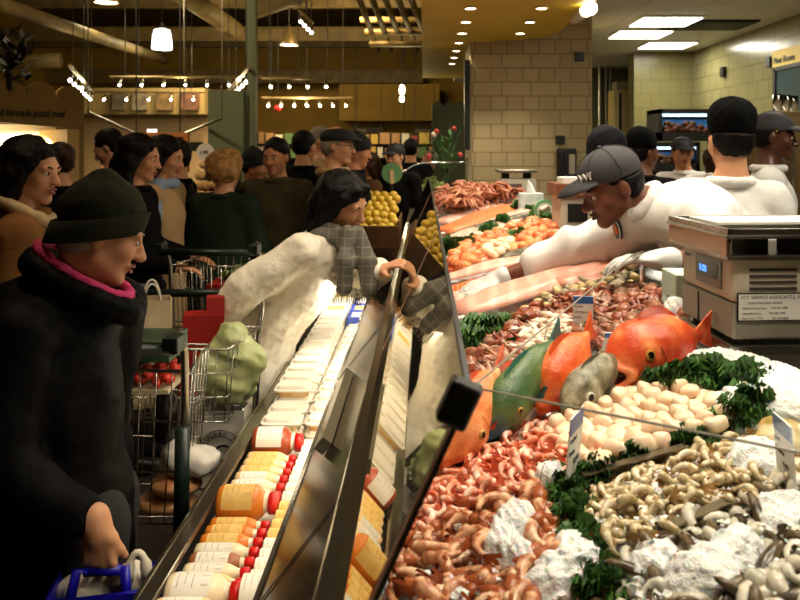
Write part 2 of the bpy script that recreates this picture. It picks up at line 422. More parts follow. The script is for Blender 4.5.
# track lights
def track(pts, label, n, sz=1.0, tilt=(.1, -.6, -.6)):
    a, b = pts
    t = thing('track_light', label, 'track light', a)
    MB().tube([a, b], .025*sz, 6).build('rail', mat('track rail', c(150, 130, 90), .4, .6), t)
    dv = b - a
    mb = MB()
    for q in (.1, .5, .9): mb.cyl(a + dv*q, Vector(((a + dv*q).x, (a + dv*q).y, ZC)), .006, n=5)
    mb.build('hanger', M_blk, t)
    tl = Vector(tilt).normalized()
    for i in range(n):
        p = a + dv * ((i + .5) / n) + Vector((0, 0, -.05*sz))
        h = MB().cyl(p, p + tl*.13*sz, .022*sz, .032*sz, 10).build('lamp_head', M_steel, t, True)
        MB().ell(p + tl*.14*sz, .022*sz, nu=10, nv=6).build('bulb', M_hot, h, True)
track((P(70, 66, 9), P(93, 92, 13)), 'sloping row of track spotlights above the kiosk', 7)
track((P(249, 68, 9), P(227, 92, 13)), 'sloping row of track spotlights by the green column', 7)
track((P(110, 77, 12), P(262, 77, 12)), 'long horizontal track of spotlights over the produce area', 7, .9)
track((P(72, 92, 13), P(205, 92, 13)), 'lower horizontal track of spotlights before the picture bulkhead', 6, .9)
track((P(262, 98, 14), P(352, 98, 14)), 'horizontal track of spotlights before the yellow far wall', 7, 1.0)
track((P(262, 78, 11), P(335, 78, 11)), 'track of spotlights hanging right of the green column', 4, .9)
track((P(299, 10, 8), P(313, 24, 8)), 'short track of four lamps high above the aisle', 4, .8)
for a, b, lab in ((P(88, 112, 8), P(136, 134, 9.5), 'thin steel rail slanting down right of the kiosk'), (P(222, 118, 8.6), P(184, 134, 9.4), 'thin steel rail slanting down beside the green column')):
    tag(MB().tube([a, b], .018, 8).cyl(a, (a.x, a.y, ZC), .006, n=5).cyl(b, (b.x, b.y, ZC), .006, n=5).build('hanging_rail', M_steel), lab, 'rail')

# ---------------------------------------------------------------- wall signs, pictures
def board(name, x0, y0, x1, y1, d, m, label, cat, th=.04, fm=None, hang=0):
    a, b = P(x0, y1, d), P(x1, y0, d); t = thing(name, label, cat, ((a.x+b.x)/2, d, a.z))
    MB().box((a.x, d, a.z), (b.x, d + th, b.z)).build('panel', m, t)
    if hang: MB().cyl((a.x + .05, d + th/2, b.z), (a.x + .05, d + th/2, hang), .008, n=5).build('hanger', M_blk, t); MB().cyl((b.x - .05, d + th/2, b.z), (b.x - .05, d + th/2, hang), .008, n=5).build('hanger', M_blk, t)
    if fm:
        w = .05; mb = MB()
        for lo, hi in (((a.x-w, d-.02, a.z-w), (b.x+w, d+th, a.z)), ((a.x-w, d-.02, b.z), (b.x+w, d+th, b.z+w)), ((a.x-w, d-.02, a.z), (a.x, d+th, b.z)), ((b.x, d-.02, a.z), (b.x+w, d+th, b.z))): mb.box(lo, hi)
        mb.build('frame', fm, t)
    return t
M_slate = mat('chalk slate', c(34, 28, 22), .6)
M_pale = mat('pale lettering', c(190, 176, 140), .6)
board('chalkboard', 131, 137, 184, 168, 8.6, M_slate, 'black chalkboard with orange wooden frame above the crowd', 'board', hang=ZC, fm=mat('orange wood', c(176, 110, 48), .5))
board('wall_sign', 147, 129, 156, 134, 9.6, glow('lit sign', (1, .95, .8, 1), 1.6), 'small glowing white sign above the black chalkboard', 'sign')
board('wall_sign', 189, 142, 202, 151, 9.2, M_slate, 'small black price board beside the potato heap', 'sign')
for i, (x, w, col, lab) in enumerate(((112, 12, (112, 104, 84), 'grey market photograph, first on the cream bulkhead'), (132, 14, (150, 140, 112), 'pale market photograph, second on the cream bulkhead'), (156, 16, (140, 116, 74), 'tan market photograph, third on the cream bulkhead'), (180, 18, (120, 84, 62), 'brown market photograph, last on the cream bulkhead'))):
    board('picture', x, 92, x + w, 110, 13.9, mat('photo print %d' % i, c(*col), .4, col2=c(col[0]*.6, col[1]*.6, col[2]*.7), vs=6), lab, 'picture', .1)
def sign_txt(t, s, x, y, d, sz, m, sx=1): text('lettering', s, sz, m, P(x, y, d) + Vector((0, -.012, 0)), (1,0,0), (0,0,1), t, .002, sx=sx)
t = board('aisle_sign', 353, 133, 406, 141, 19, mat('dark grey sign', c(58, 54, 44), .6), 'long dark grey sign high on the yellow far wall', 'sign', hang=ZC)
t = board('aisle_sign', 412, 133, 436, 141, 19, mat('dark grey sign', c(58, 54, 44), .6), 'short dark grey sign beside the olive partition', 'sign', hang=ZC)
t = board('aisle_sign', 355, 127.5, 383, 132, 18.9, M_slate, 'narrow black sign with small letters above long grey sign', 'sign', hang=ZC); sign_txt(t, 'Dairy', 358, 131.4, 18.9, .09, M_pale)
t = board('aisle_sign', 414, 127.5, 436, 132, 18.9, M_slate, 'narrow black sign reading Customer on the far wall', 'sign', hang=ZC); sign_txt(t, 'Customer', 415.5, 131.4, 18.9, .09, M_pale)
t = board('hanging_sign', 464.5, 60, 470, 150, 7.85, M_blk, 'tall narrow black sign on the sand pillar edge', 'sign', .1)
# red paper ornaments
for px, py, d, lab in ((278, 108, 14, 'small red paper ornament hanging before the yellow wall'), ):
    t = thing('paper_ornament', lab, 'ornament', P(px, py, d))
    MB().ell(P(px, py, d), (.07, .07, .06), nu=10, nv=6).build('lantern', mat('red paper', c(190, 30, 20), .5), t, True)
    MB().cyl(P(px, py - 3, d), (P(px, py, d).x, d, ZC), .006, n=5).build('cord', M_blk, t)

# ---------------------------------------------------------------- kiosk on the left
KA, KB = P(-70, 148, 5.9), P(84, 148, 6.7); kr = (KB - KA).normalized(); kn = Vector((kr.y, -kr.x, 0)); KL = (KB - KA).length
def K(u, z, n=0): return Vector((KA.x, KA.y, 0)) + kr*u + Vector((0,0,z)) - kn*n
M_sign = mat('kiosk sign board', c(150, 122, 62), .6, col2=c(138, 110, 54), vs=3)
kio = thing('food_kiosk', 'prepared food kiosk with arched sign board and lit white shelves', 'kiosk', K(KL/2, 0))
pts = [K(0, 1.88), K(KL, 1.80)]
zt = 2.04
n = 5
for i in range(n):
    u1, u0 = KL*(1 - i/n), KL*(1 - (i+1)/n)
    for t in np.linspace(0, math.pi, 9): pts.append(K((u0+u1)/2 + (u1-u0)/2*math.cos(t), zt + .02*i + (.13)*math.sin(t)**.7))
MB().prism(pts, -kn*.06).build('sign_board', M_sign, kio)
text('lettering', 'daily gluten and fairtrade plated meal', .088, mat('black lettering', c(16, 12, 8), .6), K(KL - .16, 1.9, -.012), kr, (0,0,1), kio, .003, sx=.62, align='RIGHT')
M_wood = mat('pale lit wood', c(226, 190, 120), .5, col2=c(212, 174, 104), vs=4)
MB().obox(K(KL - .09, .93, .35), kr*.05, -kn*.35, Vector((0,0,.87))).build('side_panel', M_wood, kio)
MB().obox(K(KL - .02, .93, .06), kr*.02, -kn*.06, Vector((0,0,.9))).build('post', M_sign, kio)
MB().obox(K(KL/2, 1.0, .7), kr*(KL/2), -kn*.02, Vector((0,0,.85))).build('back_panel', mat('kiosk white', c(222, 204, 166), .5), kio)
MB().obox(K(KL/2, .45, .3), kr*(KL/2), -kn*.3, Vector((0,0,.45))).build('counter', mat('kiosk dark base', c(58, 44, 26), .5), kio)
for z in (1.36, 1.55): MB().obox(K(KL/2, z, .5), kr*(KL/2 - .15), -kn*.2, Vector((0,0,.012))).build('shelf', M_steel, kio)
MB().obox(K(KL/2 - .1, 1.74, .45), kr*(KL/2 - .25), -kn*.05, Vector((0,0,.02))).build('lamp_tube', glow('kiosk tube', (1, .86, .58, 1), 9), kio)
area('kiosk_tube_beam', K(KL/2 + .2, 1.71, .42), K(KL/2 + .2, 1.2, .6), 60, .9, .1, (1, .90, .70))
# dark plant over the kiosk
mb = MB(); rg = random.Random(3)
for i in range(70):
    q = P(rg.uniform(-6, 30), rg.uniform(38, 82), 6.3); d, a, b = frame((rg.uniform(-1,1), rg.uniform(-1,1), rg.uniform(-.4,1)))
    L = rg.uniform(.1, .25); mb.add([q, q + d*L*.5 + a*.03, q + d*L, q + d*L*.5 - a*.03], [(0,1,2,3)])
mb.tube([P(8, 90, 6.3), P(10, 50, 6.3)], .03, 6)
tag(mb.build('potted_tree', mat('black green leaves', c(20, 22, 10), .6)), 'dark leafy plant rising behind the kiosk sign', 'plant')

# ---------------------------------------------------------------- kitchen fittings
M_water = mat('blue tank water', c(70, 130, 190), .2, col2=c(40, 84, 140), vs=3)
def tank(x0, y0, x1, y1, d, label):
    a, b = P(x0, y1, d), P(x1, y0, d); t = thing('seafood_tank', label, 'tank', ((a.x+b.x)/2, d, a.z)); D = .5; w = .04
    mb = MB()
    for lo, hi in (((a.x, d, b.z-.05), (b.x, d+D, b.z)), ((a.x, d, a.z), (b.x, d+D, a.z+.1)), ((a.x, d, a.z), (a.x+w, d+D, b.z)), ((b.x-w, d, a.z), (b.x, d+D, b.z)), ((a.x, d+D-.02, a.z), (b.x, d+D, b.z))): mb.box(lo, hi)
    mb.build('frame', M_blk, t)
    h = b.z - a.z
    MB().box((a.x+w, d+.08, a.z+h*.42), (b.x-w, d+D-.03, b.z-.12)).build('water', M_water, t)
    MB().box((a.x+w, d+.02, b.z-.085), (b.x-w, d+.06, b.z-.055)).build('lamp_tube', glow('tank tube', (.6, .85, 1, 1), 2.5), t)
    mb = MB(); rg = random.Random(int(x0))
    for i in range(26):
        mb.ell((rg.uniform(a.x+.1, b.x-.1), d + rg.uniform(.05, .07), a.z + .1 + h*.3*rg.random()), (.05, .03, .035), nu=7, nv=5)
    mb.build('lobsters', mat('dark lobster shell', c(60, 36, 22), .4, col2=c(90, 50, 28), vs=20), t, True)
tank(659, 109, 722, 141, 9.0, 'upper black seafood tank with blue water in the kitchen')
tank(645, 142, 700, 172, 9.0, 'lower black seafood tank with blue water in the kitchen')
b0 = P(640, 172, 9.0)
tag(MB().box((b0.x, 9.0, 0), (b0.x + .95, 9.55, P(0, 172.2, 9).z)).build('tank_stand', M_dkmetal), 'dark stand under the two seafood tanks', 'stand')
# right wall fittings: sign, window, dark boxes
def onwall(y0, y1, z0, z1, th, name, m, label, cat):
    return tag(MB().box((3.8 - th, y0, z0), (3.8, y1, z1)).build(name, m), label, cat)
WD = lambda px: 3.8 * F / (px - VX)
o = onwall(WD(806), WD(776), P(0, 66, WD(790)).z, P(0, 48, WD(790)).z, .04, 'room_sign', mat('yellow sign', c(214, 186, 84), .5), 'yellow sign reading Meat Room on the kitchen wall', 'sign')
text('lettering', 'Meat Room', .1, M_blk, (3.755, WD(777.5), P(0, 61.5, WD(790)).z), (0,-1,0), (0,0,1), o, .002)
tag(MB().box((3.76, WD(820), 1.95), (3.8, WD(778), 2.48)).build('window_1', mat('window glass', c(70, 84, 84), .1)), kind='structure')
wf = MB()
for y0, y1, z0, z1 in ((WD(780.5), WD(778), 1.95, 2.48), (WD(820), WD(778), 2.46, 2.5), (WD(820), WD(778), 1.93, 1.96)): wf.box((3.74, y0, z0), (3.8, y1, z1))
tag(wf.build('trim_2', M_blk), kind='structure')
for px, py, lab in ((772, 62, 'small dark wall box beside the yellow room sign'), (725, 72, 'small dark box midway along the kitchen wall'), (690, 81, 'small dark box near the kitchen corner')):
    d = WD(px); o = onwall(d - .05, d + .05, P(0, py + 5, d).z, P(0, py - 5, d).z, .05, 'wall_box', M_blk, lab, 'box'); bevel(o)
for px, py, lab in ((579, 57, 'dark square wall box high on the sand pillar'), (560, 140, 'dark square wall box above the black telephone')):
    p = P(px, py, 8); o = tag(MB().box((p.x - .045, 7.96, p.z - .045), (p.x + .045, 8.0, p.z + .045)).build('wall_box', M_blk), lab, 'box'); bevel(o)
# telephone on the pillar
p = P(566, 164, 8); t = thing('telephone', 'black wall telephone with coiled cord on the sand pillar', 'telephone', (p.x, 7.95, p.z))
bevel(MB().box((p.x-.10, 7.94, p.z-.16), (p.x+.10, 8.0, p.z+.16)).build('body', M_blk, t), .015)
bevel(MB().box((p.x-.09, 7.89, p.z-.13), (p.x-.03, 7.94, p.z+.14)).build('handset', M_blk, t), .015)
MB().box((p.x+.02, 7.93, p.z-.1), (p.x+.08, 7.94, p.z+.1)).build('label_card', mat('card', c(170, 160, 136), .6), t)
MB().tube([p + Vector((-.07+.008*math.cos(i), -.08+.008*math.sin(i), -.15-.18*math.sin(i/60*math.pi))) + Vector((.11*i/60, 0, 0)) for i in range(60)], .006, 5).build('cord', M_blk, t)
# recess goods
t = thing('storage_cabinet', 'pale yellow cabinet with box on top in the kitchen recess', 'cabinet', P(624, 200, 12.5))
a, b = P(614, 125, 12.4), P(634, 90, 12.4)
MB().box((a.x, 12.4, 0), (b.x, 12.8, b.z)).build('body', mat('cabinet cream', c(206, 182, 120), .5), t)
MB().box((a.x+.08, 12.39, a.z-.2), (a.x+.12, 12.4, b.z-.05)).build('edge_strip', M_blk, t)
tag(MB().box((a.x+.05, 12.42, b.z), (b.x-.03, 12.75, b.z+.14)).build('storage_box', mat('grey box', c(150, 140, 116), .6)), 'grey box standing on the pale kitchen cabinet', 'box')
for i, px in enumerate((600, 606, 610)):
    tag(MB().cyl((P(px, 0, 13).x, 13.0, 0), (P(px, 0, 13).x, 13.0, ZK), .03, n=10).build('wall_pipe', M_steel), ('steel pipe nearest the sand pillar', 'middle steel pipe in the recess', 'steel pipe beside the pale cabinet')[i], 'pipe')
# steel fridge at the right edge with glassware on top
t = thing('steel_fridge', 'brown steel fridge with vertical handle at the right edge', 'fridge', (2.95, 5.6, 0))
M_fr = mat('bronze steel', c(120, 98, 66), .3, .7)
fx = P(779, 0, 5.6).x
bevel(MB().box((fx, 5.6, 0), (fx + .9, 6.3, P(0, 111, 5.6).z)).build('body', M_fr, t), .01)
MB().box((fx + .02, 5.57, .1), (fx + .86, 5.6, P(0, 116, 5.6).z)).build('door', mat('bronze steel door', c(136, 112, 76), .3, .7), t)
MB().cyl((fx + .07, 5.53, 1.1), (fx + .07, 5.53, P(0, 140, 5.6).z), .012).build('handle', M_steel, t)
M_glass = mat('clear glass', (1, 1, 1, 1), .02, trans=1, ior=1.45)
zf = P(0, 111, 5.6).z
for i in range(6):
    x = fx + .06 + .10*i + .01*(i % 2); y = 5.75 + .09*(i % 3)
    tag(MB().lathe([(.025, 0), (.035, .05), (.036, .13), (.033, .13), (.031, .05), (.0, .008)], (x, y, zf), n=14).build('drinking_glass', M_glass, None, True), 'clear drinking glass standing on top of the steel fridge', 'glass', 'glasses on the fridge')
# ---------------------------------------------------------------- refrigerated bottle case and fish counter
Y0, Y1 = .35, 4.6
M_bronze = mat('dark polished bronze panel', c(70, 58, 40), .14, .85)
M_rail = mat('polished dark steel rail', c(120, 112, 98), .18, .9)
M_case = mat('case black paint', c(30, 27, 24), .4)
M_liner = mat('case white liner', c(206, 200, 186), .4)
case = thing('refrigerated_case', 'long open refrigerated case with steel front rail beside the fish counter', 'display case', (-.3, 3.3, 0))
mb = MB().box((-.532, Y0, 0), (-.512, Y1, .735)).box((-.532, Y0, 0), (-.118, Y0 + .03, .78)).box((-.532, Y1 - .03, 0), (-.118, Y1, .78))
mb.build('case_body', M_case, case)
MB().box((-.512, Y0 + .03, .715), (-.135, Y1 - .03, .74)).build('shelf', M_liner, case)
MB().box((-.135, Y0 + .03, .715), (-.118, Y1 - .03, 1.09)).build('back_wall', M_liner, case)
MB().box((-.536, Y0, .735), (-.530, Y1, .80)).build('front_panel', mat('smoked acrylic', c(70, 66, 60), .1, 0, coat=.5), case)
bevel(MB().box((-.536, Y0, .788), (-.500, Y1, .802)).build('front_rail', M_rail, case), .004)
MB().box((-.540, Y0, .790), (-.535, Y1, .805)).build('rail_edge', M_chrome, case)
nrm = Vector((-.2, 0, .148)).normalized()
a, b = Vector((-.273, 0, .905)), Vector((-.125, 0, 1.098))
MB().prism([Vector((p.x, Y0, p.z)) for p in (a, b, b - nrm*.014, a - nrm*.014)], (0, Y1 - Y0, 0)).build('fascia', M_bronze, case)
MB().box((-.277, Y0, .893), (-.262, Y1, .91)).build('fascia_lip', M_rail, case)
for i, y in enumerate((1.22, 2.45, 3.7)): MB().prism([Vector((p.x, y, p.z)) + nrm*.001 for p in (a, b)] + [Vector((p.x, y + .004, p.z)) + nrm*.001 for p in (b, a)], nrm*.0015).build('seam', M_blk, case)
MB().tube([(-.185, 1.5, .955), (-.185, 4.45, .955)], .012, 10).build('lamp_tube', glow('case tube', (1, .86, .62, 1), 22), case)
for y, w in ((2.15, 2.6), (3.0, 5.5), (3.9, 6)): area('case_tube_beam', (-.185, y, .94), (-.36, y, .77), w, .02, .85, (1, .90, .70))
area('case_tube_beam', (-.20, 1.35, .94), (-.40, 1.35, .77), 1.0, .02, .75, (1, .90, .70))
mb = MB()
bevel(MB().box((-.13, Y0, 1.09), (-.096, 5.5, 1.118)).build('glass_rail', M_rail, case), .004)
# clear ticket strip lying on the fascia
q = a.lerp(b, .45) + nrm*.014
o = MB().obox((q.x, 1.93, q.z), (b - a).normalized()*.016, Vector((0, .26, 0)), nrm*.012).build('ticket_strip', mat('grey ticket strip', c(112, 104, 84), .15, 0, coat=.6), case)
MB().obox((q.x, 2.196, q.z), (b - a).normalized()*.018, Vector((0, .006, 0)), nrm*.014).build('end_cap', mat('frosted end cap', c(196, 200, 184), .3), o)

def pane_mat(name, refl, tint, gl=(.95, .95, .93, 1)):
    m = bpy.data.materials.new(name); m.use_nodes = True; nt = m.node_tree; nt.nodes.clear()
    out = nt.nodes.new('ShaderNodeOutputMaterial'); mx = nt.nodes.new('ShaderNodeMixShader'); t = nt.nodes.new('ShaderNodeBsdfTransparent'); g = nt.nodes.new('ShaderNodeBsdfGlossy')
    t.inputs[0].default_value = tint; g.inputs['Color'].default_value = gl; g.inputs['Roughness'].default_value = .015
    if False:
        f = nt.nodes.new('ShaderNodeFresnel'); f.inputs[0].default_value = 1.5; nt.links.new(f.outputs[0], mx.inputs[0])
    mx.inputs[0].default_value = refl
    nt.links.new(t.outputs[0], mx.inputs[1]); nt.links.new(g.outputs[0], mx.inputs[2]); nt.links.new(mx.outputs[0], out.inputs[0]); return m
M_guard = pane_mat('mirror tinted guard glass', .86, (.5, .5, .46, 1), (.80, .77, .68, 1))
M_pane = pane_mat('clear shelf glass', .003, (.97, .98, .97, 1))
M_edge = mat('polished glass edge', c(150, 146, 132), .2)
GB, GT = Vector((-.108, 0, 1.118)), Vector((.035, 0, 1.43)); gd = (GT - GB).normalized(); gn = Vector((-gd.z, 0, gd.x))
def guard(y0, y1, label):
    t = thing('glass_guard', label, 'glass panel', (-.108, (y0+y1)/2, 1.118), 'tilted glass guards along the counter')
    f = lambda p, y: Vector((p.x, y, p.z))
    MB().prism([f(GB, y0), f(GT, y0), f(GT, y1), f(GB, y1)], -gn*.006).build('pane', M_guard, t)
    mb = MB(); mb.prism([f(GB, y0), f(GT, y0), f(GT, y0) - gn*.007, f(GB, y0) - gn*.007], (0, -.007, 0)); mb.build('edge_strip', M_blk, t)
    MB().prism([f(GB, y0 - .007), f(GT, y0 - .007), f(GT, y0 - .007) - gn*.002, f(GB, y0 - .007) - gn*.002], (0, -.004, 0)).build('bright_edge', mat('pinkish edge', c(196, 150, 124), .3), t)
    MB().prism([f(GT, y0), f(GT, y1), f(GT, y1) + gd*.004, f(GT, y0) + gd*.004], -gn*.006).build('top_edge', M_case, t)
    return t
g1 = guard(.675, 1.98, 'nearest tilted glass guard with black clamp, mirroring the bottles')
q = GT - gd*.012; bevel(MB().obox((q.x, .675, q.z), gd*.020, Vector((0, .012, 0)), gn*.014).build('clamp', M_blk, g1), .004)
guard(2.02, 3.7, 'middle tilted glass guard by the reaching woman\'s hand')
guard(3.74, 5.45, 'farthest tilted glass guard along the counter top')
# near hardware: upright and end of the fish counter
M_cbody = mat('counter steel body', c(120, 108, 88), .3, .8)
ctr = thing('fish_counter', 'long sloping fish counter with steel trays and rear ledge', 'counter', (.45, 4, 0))
ZB = lambda x: 1.067 + .214*x
YE = 7.6
MB().box((-.13, Y1, 1.04), (-.09, YE, 1.09)).prism([Vector((x, Y0, z)) for x, z in ((-.116, 0), (-.116, 1.088), (-.085, 1.088), (-.085, ZB(-.085) - .06), (.63, ZB(.63) - .06), (.63, 0))], (0, YE - Y0, 0)).build('counter_body', M_cbody, ctr)
bevel(MB().box((.63, Y0, 0), (1.02, YE, 1.215)).build('rear_ledge', mat('dark steel ledge', c(92, 84, 72), .22, .8), ctr), .01)
def bed(px, py, h=0):
    A, Bv = (px - VX)/F, (py - VY)/F; d = (.573 - h) / (Bv + .214*A)
    return Vector((A*d, d, CAMZ - Bv*d))
# ---- ice
M_ice = mat('crushed ice', c(250, 250, 250), .3, col2=c(234, 236, 236), vs=90, sss=.5, bump=.5, bs=320)
def ice_grid(x0, x1, y0, y1, st, amp, seed):
    nx, ny = int((x1-x0)/st)+1, int((y1-y0)/st)+1
    X, Y = np.meshgrid(np.linspace(x0, x1, nx), np.linspace(y0, y1, ny), indexing='ij'); rg = np.random.default_rng(seed)
    Z = 1.067 + .214*X - .030 + amp*.5*(np.sin(X*23+1.2*np.sin(Y*19)) + np.sin(Y*27+X*9)) + rg.uniform(-1, 1, X.shape)*amp*.8
    Z[0,:] -= .03; Z[-1,:] -= .0
    v = np.stack([X, Y, Z], -1).reshape(-1, 3); ii = np.arange(nx*ny).reshape(nx, ny)
    q = np.stack([ii[:-1,:-1], ii[1:,:-1], ii[1:,1:], ii[:-1,1:]], -1).reshape(-1, 4)
    return v, q
v1, q1 = ice_grid(-.083, .628, .5, 2.4, .007, .006, 1); v2, q2 = ice_grid(-.083, .628, 2.4, YE, .02, .006, 2)
o = mesh_obj('crushed_ice', np.vstack([v1, v2]), np.vstack([q1, q2 + len(v1)]), M_ice, None, True, flat_fix=False)
tag(o, 'bed of crushed white ice covering the fish counter', 'ice', kind='stuff')
def ice_mound(label, pts, h=.03, r=.05, seed=0):
    s = S()
    for px, py in pts:
        p = bed(px, py, 0); s.ell(p + Vector((0, 0, -.012)), (r, r, h + .012), k=.03)
    o = s.build('ice_mound', M_ice, .0033, amp=.0034, freq=230, seed=seed); tag(o, label, 'ice', kind='stuff')
ice_mound('mound of crushed ice between red fish and weighing scale', [(690, 372), (720, 366), (748, 372), (665, 378)], .035, .06, 3)
ice_mound('wide mound of crushed ice at the right of the scallops', [(775, 385), (790, 410), (765, 402), (740, 412), (800, 395)], .04, .06, 4)
ice_mound('lump of crushed ice below the open-mouthed red fish', [(570, 402), (590, 398)], .045, .03, 5)
ice_mound('lump of crushed ice between parrotfish and orange fish', [(530, 405), (522, 415), (536, 420)], .03, .025, 6)
ice_mound('snowy lump of ice beside the snapper eye', [(478, 440), (490, 436)], .025, .022, 7)
ice_mound('clump of crushed ice lying on the brown prawns', [(505, 548), (515, 535), (500, 565), (525, 540), (520, 575)], .045, .028, 8)
ice_mound('small clump of crushed ice above the kale strip', [(545, 492), (555, 488)], .04, .02, 9)
ice_mound('patch of crushed ice on the grey raw prawns', [(690, 590), (720, 580), (740, 560), (715, 600)], .04, .035, 10)
ice_mound('slushy ice in the far corner of grey prawns', [(770, 520), (785, 535), (795, 515)], .03, .03, 21)
ice_mound('slushy ice near the lower tray divider end', [(655, 560), (668, 572), (645, 580)], .028, .026, 22)
ice_mound('patch of crushed ice beside the right price card', [(745, 470), (770, 470), (760, 480)], .042, .035, 11)
ice_mound('patch of crushed ice at the bottom of prawns', [(570, 560), (585, 575), (560, 585), (545, 600)], .04, .03, 12)
ice_mound('ball of ice on the red fish behind the scale', [(676, 322)], .065, .04, 13)

# ---- metal tray dividers
M_tray = mat('tray steel', c(126, 116, 96), .3, .9)
def divider(p0, p1, label, h=.05):
    a, b = bed(*p0), bed(*p1); a.z -= .03; b.z -= .03; d = (b - a).normalized(); s_ = d.cross(Vector((0, 0, 1))).normalized()
    mb = MB().prism([a, b, b + Vector((0, 0, h)), a + Vector((0, 0, h))], s_*.004)
    mb.prism([a + Vector((0, 0, h)), b + Vector((0, 0, h)), b + Vector((0, 0, h)) + s_*.016, a + Vector((0, 0, h)) + s_*.016], (0, 0, .003))
    tag(mb.build('tray_divider', M_tray), label, 'divider')
divider((580, 486), (682, 458), 'steel tray divider between scallops and green prawns')
divider((652, 545), (730, 512), 'steel tray divider between green and grey prawns')

# ---- scattering
def inside(poly, x, y):
    r = False; n = len(poly)
    for i in range(n):
        (x0, y0), (x1, y1) = poly[i], poly[(i+1) % n]
        if (y0 > y) != (y1 > y) and x < (x1-x0)*(y-y0)/(y1-y0) + x0: r = not r
    return r
def scatter(poly, n, seed, tries=14, h=0):
    rg = random.Random(seed); xs = [p[0] for p in poly]; ys = [p[1] for p in poly]; out = []
    while len(out) < n:
        best, bd = None, -1
        for _ in range(tries):
            while True:
                x, y = rg.uniform(min(xs), max(xs)), rg.uniform(min(ys), max(ys))
                if inside(poly, x, y): break
            p = bed(x, y, h); dd = min(((p - q).length_squared for q in out), default=9)
            if dd > bd: best, bd = p, dd
        out.append(best)
    return out
def rot_on_bed(rg, tilt=.4):
    return (rg.uniform(-tilt, tilt), -.21 + rg.uniform(-tilt, tilt), rg.uniform(0, 6.28))
def heap(protos, poly, n, seed, h=0, tilt=.4, smin=.85, smax=1.15, tries=14, hj=.0):
    rg = random.Random(seed); ps = scatter(poly, n, seed, tries, h)
    for i, p in enumerate(ps):
        q = protos[i % len(protos)]; p = p + Vector((0, 0, rg.uniform(0, hj))); s_ = rg.uniform(smin, smax)
        if not q.get('used'): q['used'] = 1; q.location = p; q.rotation_euler = rot_on_bed(rg, tilt); q.scale = (s_,)*3
        else: dup(q, p, rot_on_bed(rg, tilt), scale=(s_,)*3)
def clean(protos):
    for o in bpy.data.objects:
        if 'used' in o: del o['used']

def shrimp_mesh(R=.017, r0=.0075, arc=4.2, fan=True, n=12, m=9, legs=False, head=False):
    mb = MB(); pts = []; rs = []
    for i in range(n):
        t = i/(n-1); an = arc*t; rad = R*(1 + .25*t)
        pts.append((rad*math.cos(an), rad*math.sin(an), .002*math.sin(an*2))); rs.append(r0*(1.05 - .72*t**1.3)*(1 + .09*(i % 2)) if i else r0*.75)
    mb.tube(pts, rs, m)
    e = Vector(pts[-1]); d = (e - Vector(pts[-2])).normalized(); sd = Vector((0, 0, 1))
    if fan:
        mb.cur = 1
        for k in (-1, -.35, .35, 1):
            tip = e + d*r0*2.2 + sd*k*r0*1.4
            mb.add([e + sd*r0*.2, e - sd*r0*.2, tip - sd*r0*.35, tip + d*r0*.5, tip + sd*r0*.35], [(0, 1, 2, 3, 4)])
    if head:
        a = Vector(pts[0]); hd = (a - Vector(pts[1])).normalized(); mb.cur = 1
        mb.tube([a + hd*-.004, a + hd*r0*1.2, a + hd*r0*2.6, a + hd*r0*4], [r0*.9, r0*1.15, r0*.8, r0*.15], 8)
        for k in (-1, 1):
            mb.ell(a + hd*r0*2.5 + sd*k*r0*.7, r0*.22, nu=6, nv=4)
            mb.tube([a + hd*r0*3, a + hd*r0*5 + sd*k*r0*1.5, a + hd*r0*6 + sd*k*r0*4 + Vector((0, r0*2, 0))], [.0008, .0006, .0003], 4)
    if legs:
        mb.cur = 1
        for i in range(2, n-4):
            p = Vector(pts[i]); inn = -Vector((p.x, p.y, 0)).normalized()
            for k in (-1, 1): mb.tube([p, p + inn*r0*1.7 + sd*k*r0*.7], [.0012, .0006], 4)
    return mb
def proto(mb, name, ms, label, cat, group):
    o = mb.build(name, ms, None, True, base=(0, 0, 0)); tag(o, label, cat, group); return o
M_ck = [mat('cooked shrimp coral', c(222, 112, 72), .28, col2=c(248, 208, 184), vs=75, sss=.2), mat('cooked shrimp pink', c(230, 136, 98), .28, col2=c(250, 220, 200), vs=70, sss=.2), mat('cooked shrimp red', c(214, 94, 54), .28, col2=c(242, 184, 150), vs=80, sss=.2)]
M_ckt = mat('cooked shrimp tail', c(214, 106, 70), .3)
G = 'peeled cooked shrimp in the coral pile'
ck = [proto(shrimp_mesh(.0165, .0075*f, a), 'cooked_shrimp', [m, M_ckt], 'coral peeled cooked shrimp in the pile below the whole fish', 'shrimp', G) for m, f, a in ((M_ck[0], 1, 4.2), (M_ck[1], 1.1, 3.6), (M_ck[2], .95, 4.6), (M_ck[0], 1.05, 3.2))]
poly = [(412, 530), (425, 490), (440, 462), (470, 452), (500, 448), (525, 428), (548, 424), (570, 442), (572, 470), (545, 482), (520, 492), (470, 505), (440, 520)]
heap(ck, poly, 205, 11, .0, .5, hj=.010, smin=.7, smax=.95); heap(ck, poly, 78, 12, .016, .7, hj=.010, smin=.7, smax=.95)
heap(ck, [(576, 456), (600, 448), (612, 462), (606, 470), (580, 476)], 14, 13, .01, .5, smin=.7, smax=.95)
M_br = [mat('brown prawn shell', c(158, 82, 42), .22, col2=c(226, 178, 138), vs=60, sss=.15), mat('tan prawn shell', c(182, 108, 62), .22, col2=c(236, 204, 170), vs=50, sss=.15)]
M_brt = mat('dark prawn head', c(136, 58, 28), .25, col2=c(160, 84, 42), vs=60)
G = 'brown head-on prawns at the front of the counter'
br = [proto(shrimp_mesh(.028, .0115, a, True, 14, 10, True, hd), 'brown_prawn', [m, M_brt], 'glossy brown whole prawn lying in ice at the counter front', 'prawn', G) for m, a, hd in ((M_br[0], 2.6, True), (M_br[1], 2.0, True), (M_br[0], 3.2, False))]
